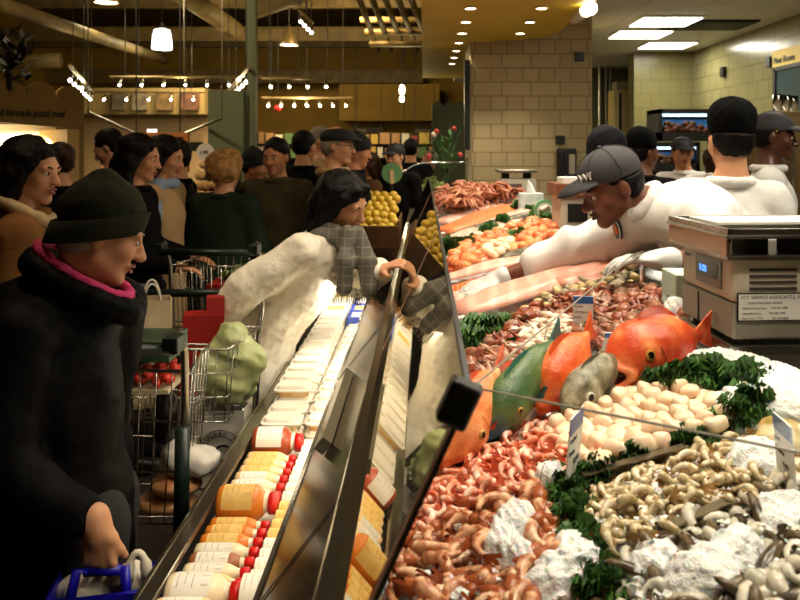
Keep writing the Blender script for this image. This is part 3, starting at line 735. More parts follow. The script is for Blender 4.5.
poly = [(398, 600), (402, 560), (420, 530), (450, 512), (500, 498), (545, 492), (566, 512), (570, 545), (560, 580), (600, 610), (500, 640), (390, 640)]
heap(br, poly, 92, 14, .0, .35, hj=.012, smin=.7, smax=.95); heap(br, poly[:9], 30, 15, .018, .5, smin=.7, smax=.95)
M_sc = [mat('scallop cream', c(240, 208, 174), .3, col2=c(248, 226, 202), vs=25, sss=.3), mat('scallop pale', c(244, 218, 190), .3, col2=c(236, 200, 166), vs=25, sss=.3)]
G = 'raw scallops heaped on the ice'
sc = []
for i in range(3):
    rg = random.Random(i); mb = MB(); R = .020 + .002*i; h = .030 - .002*i
    ph = [rg.uniform(0, 6) for _ in range(3)]
    rings = []
    for r, z in ((.25, -h/2), (.75, -h/2), (.95, -h*.38), (1.0, 0), (.96, h*.36), (.76, h*.5), (.25, h*.56)):
        rings.append([(R*r*(1 + .08*math.sin(2*t + ph[0]) + .05*math.sin(3*t + ph[1]))*math.cos(t), R*r*(1 + .08*math.sin(2*t + ph[0]))*math.sin(t)*.92, z + .002*math.sin(2*t + ph[2])) for t in np.linspace(0, 2*math.pi, 16, endpoint=False)])
    sc.append(proto(mb.ring(rings), 'scallop', M_sc[i % 2], 'plump cream raw scallop in the heap beside the red fish', 'scallop', G))
poly = [(560, 448), (552, 428), (575, 412), (600, 398), (640, 388), (668, 384), (692, 388), (715, 402), (728, 416), (716, 428), (670, 438), (640, 452), (612, 462), (585, 462)]
heap(sc, poly, 90, 16, .005, .3, hj=.006, smin=.75, smax=1.0); heap(sc, poly, 50, 17, .022, .45, hj=.006, smin=.75, smax=1.0)
M_gr = [mat('raw prawn olive', c(156, 134, 84), .2, col2=c(228, 214, 184), vs=70, sss=.2), mat('raw prawn straw', c(182, 154, 104), .2, col2=c(238, 226, 204), vs=70, sss=.2)]
M_grt = mat('raw prawn tail', c(168, 132, 80), .25)
G = 'raw olive prawns in the middle tray'
gr = [proto(shrimp_mesh(.019, .0085, a, True, 12, 8, True), 'raw_prawn', [m, M_grt], 'translucent olive raw prawn piled between the two steel dividers', 'prawn', G) for m, a in ((M_gr[0], 2.6), (M_gr[1], 2.0), (M_gr[0], 3.1))]
poly = [(582, 500), (610, 486), (680, 462), (720, 446), (760, 440), (800, 452), (815, 478), (770, 486), (728, 504), (650, 536), (612, 546), (590, 525)]
heap(gr, poly, 170, 18, .0, .45, hj=.01, smin=.68, smax=.95); heap(gr, poly, 60, 19, .018, .6, smin=.68, smax=.95)
M_wh = [mat('grey prawn flesh', c(146, 142, 124), .2, col2=c(206, 200, 184), vs=40, sss=.25), mat('pale prawn flesh', c(178, 172, 154), .2, col2=c(220, 214, 198), vs=40, sss=.25)]
M_dk = mat('dark prawn shell end', c(80, 70, 52), .25, col2=c(128, 112, 84), vs=60)
G = 'grey raw prawns in the front right tray'
wh = [proto(shrimp_mesh(.022, .0105, a, True, 12, 8), 'grey_prawn', [m, M_dk], 'grey raw prawn with dark tail in the front right tray', 'prawn', G) for m, a in ((M_wh[0], 2.4), (M_wh[1], 1.9), (M_wh[1], 2.9))]
poly = [(622, 610), (640, 560), (690, 535), (735, 515), (790, 492), (830, 480), (830, 640), (620, 640)]
heap(wh, poly, 170, 20, .0, .5, hj=.012, smin=.7, smax=1.0)
mb = MB()
shells = []
rings = [[(.022*r*math.cos(t)*(1.9), .011*r*math.sin(t), z) for t in np.linspace(0, 2*math.pi, 12, endpoint=False)] for r, z in ((.3, -.004), (.9, -.003), (1, 0), (.8, .005), (.3, .008))]
ms = proto(MB().ring(rings), 'mussel', mat('mussel shell', c(52, 44, 34), .2, col2=c(96, 80, 56), vs=50), 'dark elongated shell lying among the grey prawns', 'shellfish', 'dark shells among the grey prawns')
heap([ms], poly, 34, 21, .014, .5)

def ice_chips(label, poly, n, seed, h, smin=.004, smax=.011):
    rg = random.Random(seed); mb = MB()
    for p in scatter(poly, n, seed, 3, h):
        r = rg.uniform(smin, smax); R = Matrix.Rotation(rg.random()*6, 3, 'Z') @ Matrix.Rotation(rg.random()*3, 3, 'X')
        vs = [p + R @ Vector((x*r*rg.uniform(.5, 1), y*r*rg.uniform(.5, 1), z*r*rg.uniform(.5, 1))) for x, y, z in ((-1,-1,-1),(1,-1,-1),(1,1,-1),(-1,1,-1),(-1,-1,1),(1,-1,1),(1,1,1),(-1,1,1))]
        mb.add(vs, [(0,3,2,1),(4,5,6,7),(0,1,5,4),(1,2,6,5),(2,3,7,6),(3,0,4,7)])
    tag(mb.build('ice_chips', M_ice), label, 'ice', kind='stuff')
ice_chips('loose ice chips over the grey raw prawns', poly, 300, 71, .016, .0025, .0065)
ice_chips('loose ice chips over the olive raw prawns', [(585, 500), (680, 462), (760, 442), (815, 478), (728, 504), (650, 536), (600, 535)], 160, 72, .014, .0025, .006)
ice_chips('loose ice chips over the brown prawns', [(400, 600), (420, 540), (500, 510), (560, 520), (560, 580), (580, 610)], 90, 73, .016, .0025, .006)

# ---- octopus, squid, clams
def octo(seed, col):
    rg = random.Random(seed); mb = MB(); mb.ell((-.004, 0, .007), (.021, .016, .014), nu=12, nv=7)
    for k in range(6):
        an = rg.uniform(-1.6, 1.6); p = Vector((.012, 0, .002)); pts = [p]; dr = an
        for j in range(5):
            dr += rg.uniform(-.7, .7); p = p + Vector((math.cos(dr)*.0065, math.sin(dr)*.0065, rg.uniform(-.003, .002))); pts.append(p)
        mb.tube(pts, [.0065, .006, .005, .004, .003, .0015], 6)
    return mb
G = 'baby octopus pile in the middle of the counter'
M_oc = [mat('octopus brown', c(122, 62, 42), .25, col2=c(170, 112, 84), vs=50, sss=.15), mat('octopus mauve', c(112, 70, 56), .25, col2=c(176, 140, 116), vs=50, sss=.15), mat('octopus rust', c(140, 66, 38), .25, col2=c(116, 50, 30), vs=50, sss=.15)]
oc = [proto(octo(i, 0), 'baby_octopus', M_oc[i], 'shiny brown baby octopus in the pile before the price card', 'octopus', G) for i in range(3)]
heap(oc, [(575, 300), (640, 288), (672, 300), (700, 318), (668, 330), (640, 340), (600, 350), (575, 340), (550, 318)], 120, 22, .008, .6, hj=.012, smin=1.0, smax=1.5)
heap(oc, [(468, 362), (505, 340), (530, 310), (560, 318), (530, 340), (520, 362), (555, 362), (545, 374), (505, 390), (470, 384)], 70, 23, .008, .6, hj=.008, smin=1.1, smax=1.5)
def squid(seed):
    rg = random.Random(seed); mb = MB(); L = .06
    mb.tube([(-L/2, 0, .004), (-L*.2, .004, .008), (L*.2, 0, .008), (L/2, -.003, .004)], [.003, .010, .011, .006], 9)
    for k in (-1, 1): mb.add([Vector((-L*.45, 0, .006)), Vector((-L*.1, 0, .008)), Vector((-L*.32, k*.022, .006))], [(0, 1, 2)])
    for k in range(4): mb.tube([(L/2, -.003, .004), (L*.7, rg.uniform(-.015, .01), .004), (L*.9, rg.uniform(-.025, .02), .002)], [.003, .0022, .001], 5)
    return mb
G = 'white cleaned squid heap'
sq = [proto(squid(i), 'squid', mat('squid white', c(232, 212, 188), .3, col2=c(240, 226, 208), vs=30, sss=.2), 'white cleaned squid in the heap among brown octopus', 'squid', G) for i in range(2)]
heap(sq, [(522, 356), (524, 338), (545, 322), (572, 318), (566, 340), (556, 358), (535, 366)], 34, 24, .02, .4, hj=.012)
heap(sq, [(488, 384), (505, 372), (518, 378), (505, 392)], 9, 25, .01, .4)
rings = [[(.019*r*math.cos(t)*(1 + .1*math.cos(t)), .016*r*math.sin(t), z) for t in np.linspace(0, 2*math.pi, 14, endpoint=False)] for r, z in ((.25, -.009), (.7, -.007), (1.0, 0), (.72, .007), (.3, .0095))]
G = 'small clams by the pink fillet'
cl = [proto(MB().ring(rings), 'clam', m, 'small rounded clam beside the large pink fillet', 'clam', G) for m in (mat('clam shell straw', c(190, 164, 108), .4, col2=c(222, 200, 150), vs=60), mat('clam shell grey', c(140, 126, 104), .4, col2=c(196, 180, 150), vs=60))]
heap(cl, [(520, 312), (560, 288), (600, 270), (632, 270), (640, 284), (600, 292), (560, 306), (530, 326)], 60, 26, .008, .5, hj=.01)
heap(cl, [(600, 350), (640, 338), (668, 336), (660, 346), (620, 352)], 22, 27, .01, .5)

# ---- fillets
def fillet(a, b, w, name, m, label, th=.022, seed=0, skin=None, group=None, h=.012):
    rg = random.Random(seed); A, B_ = bed(*a), bed(*b); d = (B_ - A); L = d.length; d.normalize()
    sd = Vector((0, 0, 1)).cross(d).normalized(); up = d.cross(sd).normalized()
    rings = []; n = 16
    for i in range(n):
        t = i/(n-1); wd = w*(math.sin(math.pi*min(1, max(0, .12 + t*.84)))**.55)*(1 + .06*math.sin(7*t + seed)); tt = th*(.55 + .45*math.sin(math.pi*(.1 + .8*t)))
        ctr = A + d*L*t + up*(h*.5 + .004*math.sin(6*t + seed)) + sd*.012*math.sin(3*t + seed)
        rings.append([ctr + sd*wd/2*math.cos(q) + up*(tt*(math.sin(q) if math.sin(q) > 0 else .35*math.sin(q)) + .004*math.sin(5*q + 4*t + seed)) for q in np.linspace(0, 2*math.pi, 18, endpoint=False)])
    o = MB().ring(rings).build(name, m, None, True); tag(o, label, 'fish fillet', group); return o
def fleshmat(name, c1, c2, wave=40, direction='X'):
    m = mat(name, c1, .28, sss=.15); nt = m.node_tree; b = nt.nodes['Principled BSDF']
    tc = nt.nodes.new('ShaderNodeTexCoord'); wv = nt.nodes.new('ShaderNodeTexWave'); wv.inputs['Scale'].default_value = wave*.3; wv.inputs['Distortion'].default_value = 6; wv.inputs['Detail'].default_value = 3
    r = nt.nodes.new('ShaderNodeValToRGB'); r.color_ramp.elements[0].color = c1; r.color_ramp.elements[1].color = c2; r.color_ramp.elements[0].position = .45; r.color_ramp.elements[1].position = .95
    nt.links.new(tc.outputs['Object'], wv.inputs['Vector']); nt.links.new(wv.outputs['Fac'], r.inputs[0]); nt.links.new(r.outputs[0], b.inputs['Base Color']); return m
M_pk = fleshmat('pink fillet flesh', c(232, 164, 142), c(240, 188, 168), 14); M_sal = fleshmat('salmon flesh', c(226, 104, 52), c(244, 160, 110), 60); M_pp = fleshmat('pale pink flesh', c(230, 176, 156), c(240, 200, 182), 14); M_wf = fleshmat('white fish flesh', c(228, 196, 170), c(240, 216, 194), 14)
M_skin = mat('silver fish skin', c(132, 126, 106), .25, .3, col2=c(90, 86, 70), vs=30)
fillet((458, 318), (618, 262), .20, 'pink_fillet', M_pk, 'large pale pink fillet under the gloved hand', .03, 1, h=.03)
fillet((560, 288), (640, 266), .12, 'pink_fillet', M_pk, 'shorter pink fillet behind the clams near the ledge', .026, 2, h=.02)
rows = [((448, 302), (560, 268), .14, M_pp, 'pale_fillet', 'pale fillet directly above the big pink fillet'), ((446, 292), (600, 256), .12, M_sal, 'salmon_fillet', 'long orange salmon fillet passing under the white sleeve'), ((446, 279), (540, 259), .15, M_pp, 'pale_fillet', 'pale pink fillet between the two long salmon strips'), ((445, 272), (530, 252), .13, M_sal, 'salmon_fillet', 'orange salmon strip below the diced salmon'), ((520, 282), (614, 258), .12, M_sal, 'salmon_fillet', 'short orange salmon strip beside the parsley bunch'), ((540, 270), (610, 251), .13, M_pp, 'pale_fillet', 'pale fillet half hidden beneath the white sleeve'),
    ((444, 244), (545, 206), .20, M_pp, 'pale_fillet', 'pale pink fillet above the parsley balls'), ((442, 232), (530, 203), .30, M_sal, 'salmon_fillet', 'wide orange salmon side with dark skin edge'), ((441, 223), (520, 197), .30, M_pp, 'pale_fillet', 'pale pink fillet just beyond the wide salmon side'), ((440, 214), (508, 193), .34, M_wf, 'white_fillet', 'white fillet farthest along the counter, before the crab'), ((452, 238), (540, 212), .10, M_skin, 'mackerel', 'dark silver skinned fish lying across the fillets'), ((505, 262), (548, 244), .07, M_skin, 'mackerel', 'grey silver skinned fish beside the diced salmon')]
for i, (a_, b_, w, m, nm, lab) in enumerate(rows): fillet(a_, b_, w, nm, m, lab, .024, i + 3)
# diced salmon and scallop-coloured pieces
mb = MB(); rings = [[(.032*r*math.cos(t), .024*r*math.sin(t), z) for t in np.linspace(0, 2*math.pi, 12, endpoint=False)] for r, z in ((.6, -.014), (.95, -.008), (1, .004), (.8, .014), (.3, .018))]
G = 'salmon pieces between parsley balls'
sp = [proto(MB().ring(rings), 'salmon_piece', m, 'small orange salmon piece among green parsley balls', 'salmon', G) for m in (M_sal, mat('orange roe salmon', c(232, 130, 70), .3, col2=c(244, 168, 110), vs=20, sss=.15))]
heap(sp, [(446, 264), (462, 246), (490, 234), (530, 220), (552, 224), (556, 236), (520, 250), (490, 258), (462, 270)], 125, 28, .02, .5, hj=.015, smin=.8, smax=1.25)
wp = [proto(MB().ring(rings), 'white_fish_piece', mat('white fish piece', c(244, 216, 180), .3, sss=.2), 'pale fish piece among the orange salmon pieces', 'fish', 'pale fish pieces in the salmon')]
heap(wp, [(484, 250), (498, 240), (512, 240), (505, 250), (490, 256)], 14, 29, .045, .4, smin=.8, smax=1.2)

# ---- crab clusters at the far end
def crab(seed):
    rg = random.Random(seed); mb = MB(); mb.ell((0, 0, .03), (.07, .06, .035), nu=12, nv=7)
    for k in range(5):
        for sgn in (-1, 1):
            an = sgn*(.5 + .45*k) + rg.uniform(-.15, .15); d = Vector((math.cos(an), math.sin(an), 0)); p = d*.06 + Vector((0, 0, .03))
            mb.tube([p, p + d*.06 + Vector((0, 0, .03)), p + d*.11 + Vector((0, 0, -.01)), p + d*.14 + Vector((0, 0, -.03))], [.016, .014, .011, .004], 7)
    return mb
G = 'cooked crabs piled at the far end'
cr = [proto(crab(i), 'crab', m, 'reddish cooked crab in the pile at the far counter end', 'crab', G) for i, m in enumerate((mat('crab shell red', c(122, 50, 26), .35, col2=c(172, 98, 64), vs=14), mat('crab shell brown', c(104, 46, 24), .35, col2=c(164, 88, 52), vs=14), mat('crab shell pale', c(156, 84, 52), .35, col2=c(196, 136, 100), vs=14)))]
heap(cr, [(440, 210), (450, 203), (480, 197), (505, 195), (512, 198), (490, 204), (455, 214)], 46, 30, .03, .5, hj=.07, smin=.75, smax=1.0)

# ---- kale and parsley
def kale(seed, n=16, r=.035, up=1.0):
    rg = random.Random(seed); mb = MB()
    for _ in range(n):
        an = rg.uniform(0, 6.28); L = r*rg.uniform(.7, 1.25); el = rg.uniform(.15, 1.2)*up; wd = r*rg.uniform(.7, 1.1); ph = rg.uniform(0, 6)
        d = Vector((math.cos(an)*math.cos(el), math.sin(an)*math.cos(el), math.sin(el))); _, s_, u_ = frame(d); nu, nv = 5, 13; vs = []
        for i in range(nu):
            for j in range(nv):
                t = i/(nu-1); w = (j/(nv-1) - .5)*2
                edge = abs(w)**1.5*.6 + t*.5
                vs.append(d*L*(.15 + .85*t)*(1 - .25*w*w) + s_*wd*w*(.25 + .75*t)*.5 + u_*(r*.22*edge*math.sin(11*w + 5*t + ph) + r*.12*t*math.cos(17*w + ph)))
        mb.add(vs, [(i*nv + j, i*nv + j + 1, (i+1)*nv + j + 1, (i+1)*nv + j) for i in range(nu-1) for j in range(nv-1)])
    return mb
M_kale = mat('curly kale', c(30, 62, 22), .5, col2=c(70, 108, 44), vs=40)
M_pars = mat('parsley', c(40, 82, 26), .5, col2=c(70, 116, 44), vs=40)
def greens(name, spots, m, label, cat, grp, r, up=1.0, seed=0, lift=.0):
    pr = [kale(seed + i, 26, r*1.1, up) for i in range(3)]; ob = [proto(q, name, m, label, cat, grp) for q in pr]; rg = random.Random(seed)
    for i, (x, y) in enumerate(spots):
        o = ob[i] if i < 3 else dup(ob[i % 3])
        o.location = bed(x, y, .004 + lift); o.rotation_euler = (0, 0, rg.uniform(0, 6.28)); s_ = rg.uniform(.85, 1.2); o.scale = (s_,)*3
    for k in range(len(spots), 3): bpy.data.objects.remove(ob[k])
greens('kale_leaf', [(690, 388), (702, 378), (714, 384), (726, 388), (740, 388), (752, 392), (760, 402), (756, 412), (744, 420), (734, 424), (676, 390), (665, 394)], M_kale, 'dark curly kale edging the scallops below the weighing scale', 'kale', 'kale behind the scallops', .043, seed=40)
greens('kale_leaf', [(718, 434), (706, 438), (690, 444), (676, 450), (662, 452), (640, 460), (628, 464), (600, 474), (590, 478)], M_kale, 'small curly kale sprig between scallops and green prawns', 'kale', 'kale before the scallops', .024, seed=50)
greens('kale_leaf', [(565, 488), (572, 500), (560, 508), (578, 516), (570, 528), (584, 540), (576, 552), (592, 560), (600, 580), (588, 590), (606, 596), (556, 480)], M_kale, 'curly kale in the green strip beside the brown prawns', 'kale', 'kale strip at the front', .026, seed=60)
greens('parsley_sprig', [(486, 444), (500, 440), (510, 436), (494, 448)], M_kale, 'small dark parsley sprig below the parrotfish jaw', 'parsley', 'sprigs below the parrotfish', .018, seed=70)
greens('parsley_sprig', [(452, 252), (462, 248), (448, 256)], M_kale, 'dark parsley bunch at the glass edge by salmon pieces', 'parsley', 'parsley at the glass edge', .07, seed=74)
greens('parsley_ball', [(476, 242), (490, 232), (503, 223), (512, 236), (518, 240)], M_pars, 'round green parsley ball among the orange salmon pieces', 'parsley', 'parsley balls in a row', .05, seed=78)
greens('parsley_sprig', [(520, 208), (530, 212), (538, 218), (548, 222)], M_pars, 'green parsley along the far ledge edge of the fillets', 'parsley', 'parsley along the ledge', .05, seed=84)
greens('parsley_sprig', [(590, 264), (600, 258), (596, 268)], M_pars, 'green parsley bunch under the worker\'s sleeve', 'parsley', 'parsley under the sleeve', .05, seed=88)
greens('kale_leaf', [(466, 338), (476, 334), (488, 330), (470, 346), (500, 326), (480, 342)], M_kale, 'dark green leaf bunch left of the octopus pile', 'kale', 'leaves left of the octopus', .05, .6, seed=92)
greens('parsley_sprig', [(512, 350), (520, 346), (516, 340)], M_pars, 'green sprig beside the white squid heap', 'parsley', 'sprigs by the squid', .026, seed=96)
greens('kale_leaf', [(640, 388), (650, 384)], M_kale, 'kale leaf peeking out under the red fish jaw', 'kale', 'kale under the red fish', .024, seed=99)
# ---------------------------------------------------------------- whole fish
M_eyew = mat('fish eye ring', c(176, 120, 50), .15, col2=c(206, 160, 84), vs=60); M_eyek = mat('eye black', c(8, 8, 8), .06); M_mouth = mat('fish mouth inside', c(70, 24, 14), .4)
M_eyes = mat('fish eye silver', c(196, 194, 180), .12)
def fishmat(name, c1, c2, c3, scale=18):
    m = mat(name, c1, .36, sss=.1); nt = m.node_tree; b = nt.nodes['Principled BSDF']
    tc = nt.nodes.new('ShaderNodeTexCoord'); n = nt.nodes.new('ShaderNodeTexNoise'); n.inputs['Scale'].default_value = scale; n.inputs['Detail'].default_value = 5
    r = nt.nodes.new('ShaderNodeValToRGB'); e = r.color_ramp.elements; e[0].color = c1; e[0].position = .36; e[1].color = c3; e[1].position = .68; k = e.new(.52); k.color = c2
    v = nt.nodes.new('ShaderNodeTexVoronoi'); v.inputs['Scale'].default_value = 230
    bp = nt.nodes.new('ShaderNodeBump'); bp.inputs['Strength'].default_value = .25; bp.inputs['Distance'].default_value = .003
    nt.links.new(tc.outputs['Object'], n.inputs['Vector']); nt.links.new(tc.outputs['Object'], v.inputs['Vector']); nt.links.new(n.outputs['Fac'], r.inputs[0]); nt.links.new(r.outputs[0], b.inputs['Base Color'])
    nt.links.new(v.outputs['Distance'], bp.inputs['Height']); nt.links.new(bp.outputs[0], b.inputs['Normal']); return m
def fish(name, label, mouth, dr, L, H, Wd, m, mfin, eye_m, gape=0, eye=(.17, .16), beak=0, roll=0, lift=.5, snout=1.0, eyer=.055, lips=None):
    """mouth: px of the jaw tip; dr: body direction; built in a local frame x=towards tail, y=side, z=up"""
    p0 = bed(mouth[0], mouth[1], H*lift); d = Vector(dr).normalized(); s_ = Vector((0, 0, 1)).cross(d).normalized(); u = d.cross(s_)
    Rm = Matrix((d, s_, u)).transposed() @ Matrix.Rotation(roll, 3, 'X')
    o0 = p0
    def T(x, y, z): return o0 + Rm @ Vector((x*L, y*Wd, z*H))
    M3 = np.array(Rm)
    s = S()
    s.ell(T(.50, 0, .0), (L*.36, Wd*.5, H*.5), M3, .02)
    s.ell(T(.29, 0, .02), (L*.20, Wd*.46, H*.42), M3, .03)
    s.cap(T(.05*snout, 0, -.08), T(.26, 0, .0), H*.15, H*.36, .03, flat=(s_, H/Wd*.95))
    s.ell(T(.30, 0, -.02), (L*.09, Wd*.53, H*.36), M3, .010)
    s.cap(T(.7, 0, .02), T(.97, 0, .02), H*.22, H*.09, .04, flat=(s_, H/Wd*1.1))
    if gape:
        s.ell(T(.09, 0, -.30), (L*.115, Wd*.27, H*.085), M3, .012)
        s.cap(T(.0, .12, .02), T(.13, .36, -.10), H*.045, H*.05, .01); s.cap(T(.0, -.12, .02), T(.13, -.36, -.10), H*.045, H*.05, .01); s.cap(T(0, -.12, .02), T(0, .12, .02), H*.05, None, .01)
        s.cap(T(-.005, -.12, -.29), T(-.005, .12, -.29), H*.05, None, .012); s.cap(T(-.005, .12, -.29), T(.13, .36, -.16), H*.045, None, .012); s.cap(T(-.005, -.12, -.29), T(.13, -.36, -.16), H*.045, None, .012)
        s.ell(T(.03, 0, -.14), (L*.115, Wd*.27, H*.12), M3, .01, sub=True)
    else:
        s.cap(T(-.0, 0, -.03), T(.12, .34, -.10), H*.035, None, .008); s.cap(T(-.0, 0, -.03), T(.12, -.34, -.10), H*.035, None, .008)
        s.cap(T(.01, 0, -.13), T(.12, .34, -.16), H*.035, None, .008); s.cap(T(.01, 0, -.13), T(.12, -.34, -.16), H*.035, None, .008)
        s.cap(T(-.04, 0, -.085), T(.13, .5, -.13), H*.018, None, .006, sub=True); s.cap(T(-.04, 0, -.085), T(.13, -.5, -.13), H*.018, None, .006, sub=True)
    for k in (-1, 1): s.path([T(.36, k*.52, .22), T(.40, k*.56, 0), T(.36, k*.50, -.28)], [H*.012]*3, .004)
    root = s.build(name, m, .003, amp=.0006, freq=90, seed=3); tag(root, label, 'fish', 'whole fish on the ice')
    for k in (-1, 1):
        # seat the eye on the actual surface
        q = T(eye[0], k*.5, eye[1]); inv = root.location
        hit = root.closest_point_on_mesh(T(eye[0], k*1.2, eye[1]) - inv)
        q = Vector(hit[1]) + inv; nn = Vector(hit[2]).normalized()
        if nn.dot(Rm @ Vector((0, k, 0))) < 0: nn.negate()
        er = H*eyer; mb = MB(); a_, b_ = frame(nn)[1:]
        mb.lathe([(er*1.0, -er*.3), (er*1.0, er*.15), (er*.8, er*.30), (er*.5, er*.36)], q, nn, 20); mb.cur = 1
        mb.lathe([(er*.66, er*.28), (er*.58, er*.42), (er*.25, er*.50)], q, nn, 16)
        mb.build('eye', [eye_m, M_eyek], root, True)
    if gape: MB().ell(T(.12, 0, -.14), (L*.07, Wd*.22, H*.09), Rm).build('mouth', M_mouth, root, True)
    mb = MB(); n = 14; vs = []
    for i in range(n):
        t = i/(n-1); x = .34 + .42*t; zz = .5*math.sqrt(max(.05, 1 - ((x-.42)/.42)**2))
        vs += [T(x, .02, zz - .05), T(x + .02, .0, zz + .13*math.sin(math.pi*(.15+.8*t)) + (.02 if i % 2 else 0)), T(x, -.02, zz - .05)]
    for i in range(n-1): mb.add([vs[3*i], vs[3*i+1], vs[3*i+4], vs[3*i+3]], [(0,1,2,3)]); mb.add([vs[3*i+2], vs[3*i+1], vs[3*i+4], vs[3*i+5]], [(0,1,2,3)])
    mb.build('dorsal_fin', mfin, root)
    for k in (-1, 1):
        mb = MB(); ce = T(.40, k*.52, -.10)
        ps = [ce] + [T(.40 + .17*math.cos(t), k*(.62 + .05*math.sin(3*t)), -.12 + .22*math.sin(t)) for t in np.linspace(-.7, .7, 7)]
        mb.add([p for p in ps] + [p + Rm @ Vector((0, k*.003, 0)) for p in ps], [tuple(range(8)), tuple(range(15, 7, -1))] + [(i, i+1, i+9, i+8) for i in range(7)]); mb.build('pectoral_fin', mfin, root)
    ps = [T(.94, 0, .08), T(1.16, 0, .32), T(1.12, 0, 0), T(1.16, 0, -.28), T(.94, 0, -.05)]
    MB().prism(ps, s_*.004).build('tail_fin', mfin, root)
    return root
M_f1 = fishmat('red rockfish skin', c(204, 62, 30), c(224, 92, 48), c(240, 150, 92)); M_f1f = mat('red fin', c(196, 58, 30), .35, col2=c(224, 110, 60), vs=30)
M_f2 = fishmat('orange perch skin', c(222, 84, 36), c(236, 122, 60), c(244, 172, 110), 14); M_f3 = fishmat('grey bass skin', c(84, 78, 60), c(132, 126, 104), c(186, 180, 156), 30)
M_f4 = fishmat('green parrotfish skin', c(46, 84, 48), c(92, 116, 66), c(128, 138, 84), 9); M_f5 = fishmat('snapper skin', c(214, 110, 56), c(232, 148, 88), c(244, 184, 128), 12)
M_f4f = mat('blue green fin', c(30, 96, 110), .35, col2=c(60, 120, 100), vs=20); M_f3f = mat('grey fin', c(96, 90, 70), .35)
fish('rockfish', 'red fish with gaping mouth lying before the weighing scale', (605, 366), (.86, .50, .10), .275, .145, .11, M_f1, M_f1f, M_eyew, 1, (.16, .24), lift=.46, eyer=.075)
fish('perch', 'bright orange fish facing forward between green and grey fish', (538, 405), (.58, .66, .46), .21, .112, .085, M_f2, M_f1f, M_eyew, 0, (.20, .16), lift=.42, eyer=.085)
fish('bass', 'grey striped fish beside the bright orange fish', (564, 410), (.66, .68, .30), .20, .080, .060, M_f3, M_f3f, M_eyes, 0, (.16, .18), lift=.50, eyer=.13)
pf = fish('parrotfish', 'green fish with blue chin left of the orange fish', (484, 434), (.58, .66, .46), .26, .090, .07, M_f4, M_f4f, M_eyew, 0, (.22, .10), lift=.48, snout=1.05, eyer=.07)
# the green fish's own blue chin: a patch of colour that stays near its mouth
nt = M_f4.node_tree; bs_ = nt.nodes['Principled BSDF']; src = bs_.inputs['Base Color'].links[0].from_socket
tcn = nt.nodes.new('ShaderNodeTexCoord'); vm = nt.nodes.new('ShaderNodeVectorMath'); vm.operation = 'DISTANCE'; mpos = bed(484, 434, .045) - pf.location; vm.inputs[1].default_value = mpos + Vector((.012, 0, -.02))
mr = nt.nodes.new('ShaderNodeMapRange'); mr.inputs[1].default_value = .02; mr.inputs[2].default_value = .06; mr.inputs[3].default_value = 1; mr.inputs[4].default_value = 0
mxn = nt.nodes.new('ShaderNodeMix'); mxn.data_type = 'RGBA'; mxn.inputs[7].default_value = c(24, 92, 122)
nt.links.new(tcn.outputs['Object'], vm.inputs[0]); nt.links.new(vm.outputs['Value'], mr.inputs[0]); nt.links.new(mr.outputs[0], mxn.inputs[0]); nt.links.new(src, mxn.inputs[6]); nt.links.new(mxn.outputs[2], bs_.inputs['Base Color'])
fish('snapper', 'pale orange snapper half hidden at the glass clamp', (440, 458), (.46, .84, .32), .26, .11, .085, M_f5, M_f1f, M_eyew, 0, (.24, .05), lift=.45, eyer=.08)
fish('small_snapper', 'orange fish tail end showing behind the green fish', (482, 398), (.55, .80, .05), .22, .07, .06, M_f2, M_f1f, M_eyew, 0, (.19, .1), lift=.4, eyer=.07)

# ---------------------------------------------------------------- price cards
M_card = mat('white price card', c(232, 232, 226), .4); M_blue = mat('blue card header', c(36, 92, 160), .4); M_ink = mat('card ink', c(40, 44, 60), .6); M_rod = mat('clear rod', c(190, 186, 170), .2)
def card(px, py, w, h, yaw, pitch, lines, label, lift=.02, rod=True, hdr=.26):
    p = bed(px, py, 0) + Vector((0, 0, lift)); r = Vector((math.cos(yaw), math.sin(yaw), 0)); n0 = Vector((r.y, -r.x, 0)); u = (Vector((0, 0, 1))*math.cos(pitch) - n0*math.sin(pitch)).normalized(); n = r.cross(u)
    t = thing('price_card', label, 'price card', p)
    mb = MB().obox(p + u*h/2, r*w/2, u*h/2, n*.001); mb.build('card', M_card, t)
    MB().obox(p + u*h*(1 - hdr/2) + n*.0012, r*w/2, u*h*hdr/2, n*.0004).build('header', M_blue, t)
    y = .60
    for s_, k, x in lines:
        text('lettering', s_, h*.13*k, M_ink, p + u*h*y - r*w*x + n*.0015, r, u, t, .0003); y -= .19
    if rod: MB().tube([p - Vector((0, 0, lift + .01)), p + u*h*.5 - n*.002], .002, 6).build('rod', M_rod, t)
    else: MB().tube([p - Vector((0, 0, lift + .01)), p], .002, 6).build('rod', M_rod, t)
card(583, 338, .050, .075, -.15, -.15, [('Fresh', 1, .45), ('Octopus', 1, .45), ('baby', 1, .45), ('4.99', 1.1, -.05)], 'upright white price card with blue top among the octopus', .035)
card(620, 357, .085, .062, .0, -.65, [('WILD RED', 1.1, .30), ('fresh caught', .9, .32)], 'white price card tilted back behind the red fish', .015)
card(572, 490, .07, .10, 1.10, -.08, [('Cooked', .8, .45), ('Shrimp', .8, .45), ('12.99', 1.0, .1)], 'price card turned almost edge-on between shrimp and scallops', .02)
card(787, 497, .06, .085, -1.62, -.08, [('Raw', .9, .45), ('Prawns', .9, .45), ('9.99', 1.0, .1)], 'price card turned sideways at the right edge by olive prawns', .02)
for (x0, y0), (x1, y1), d0, lab in (((541, 362), (550, 330), None, 'thin clear rod standing in the white squid'),):
    p = bed(x0, y0); tag(MB().tube([p + Vector((0, 0, -.01)), p + Vector((.02, .03, .09))], .0022, 6).build('card_rod', M_rod), lab, 'rod')

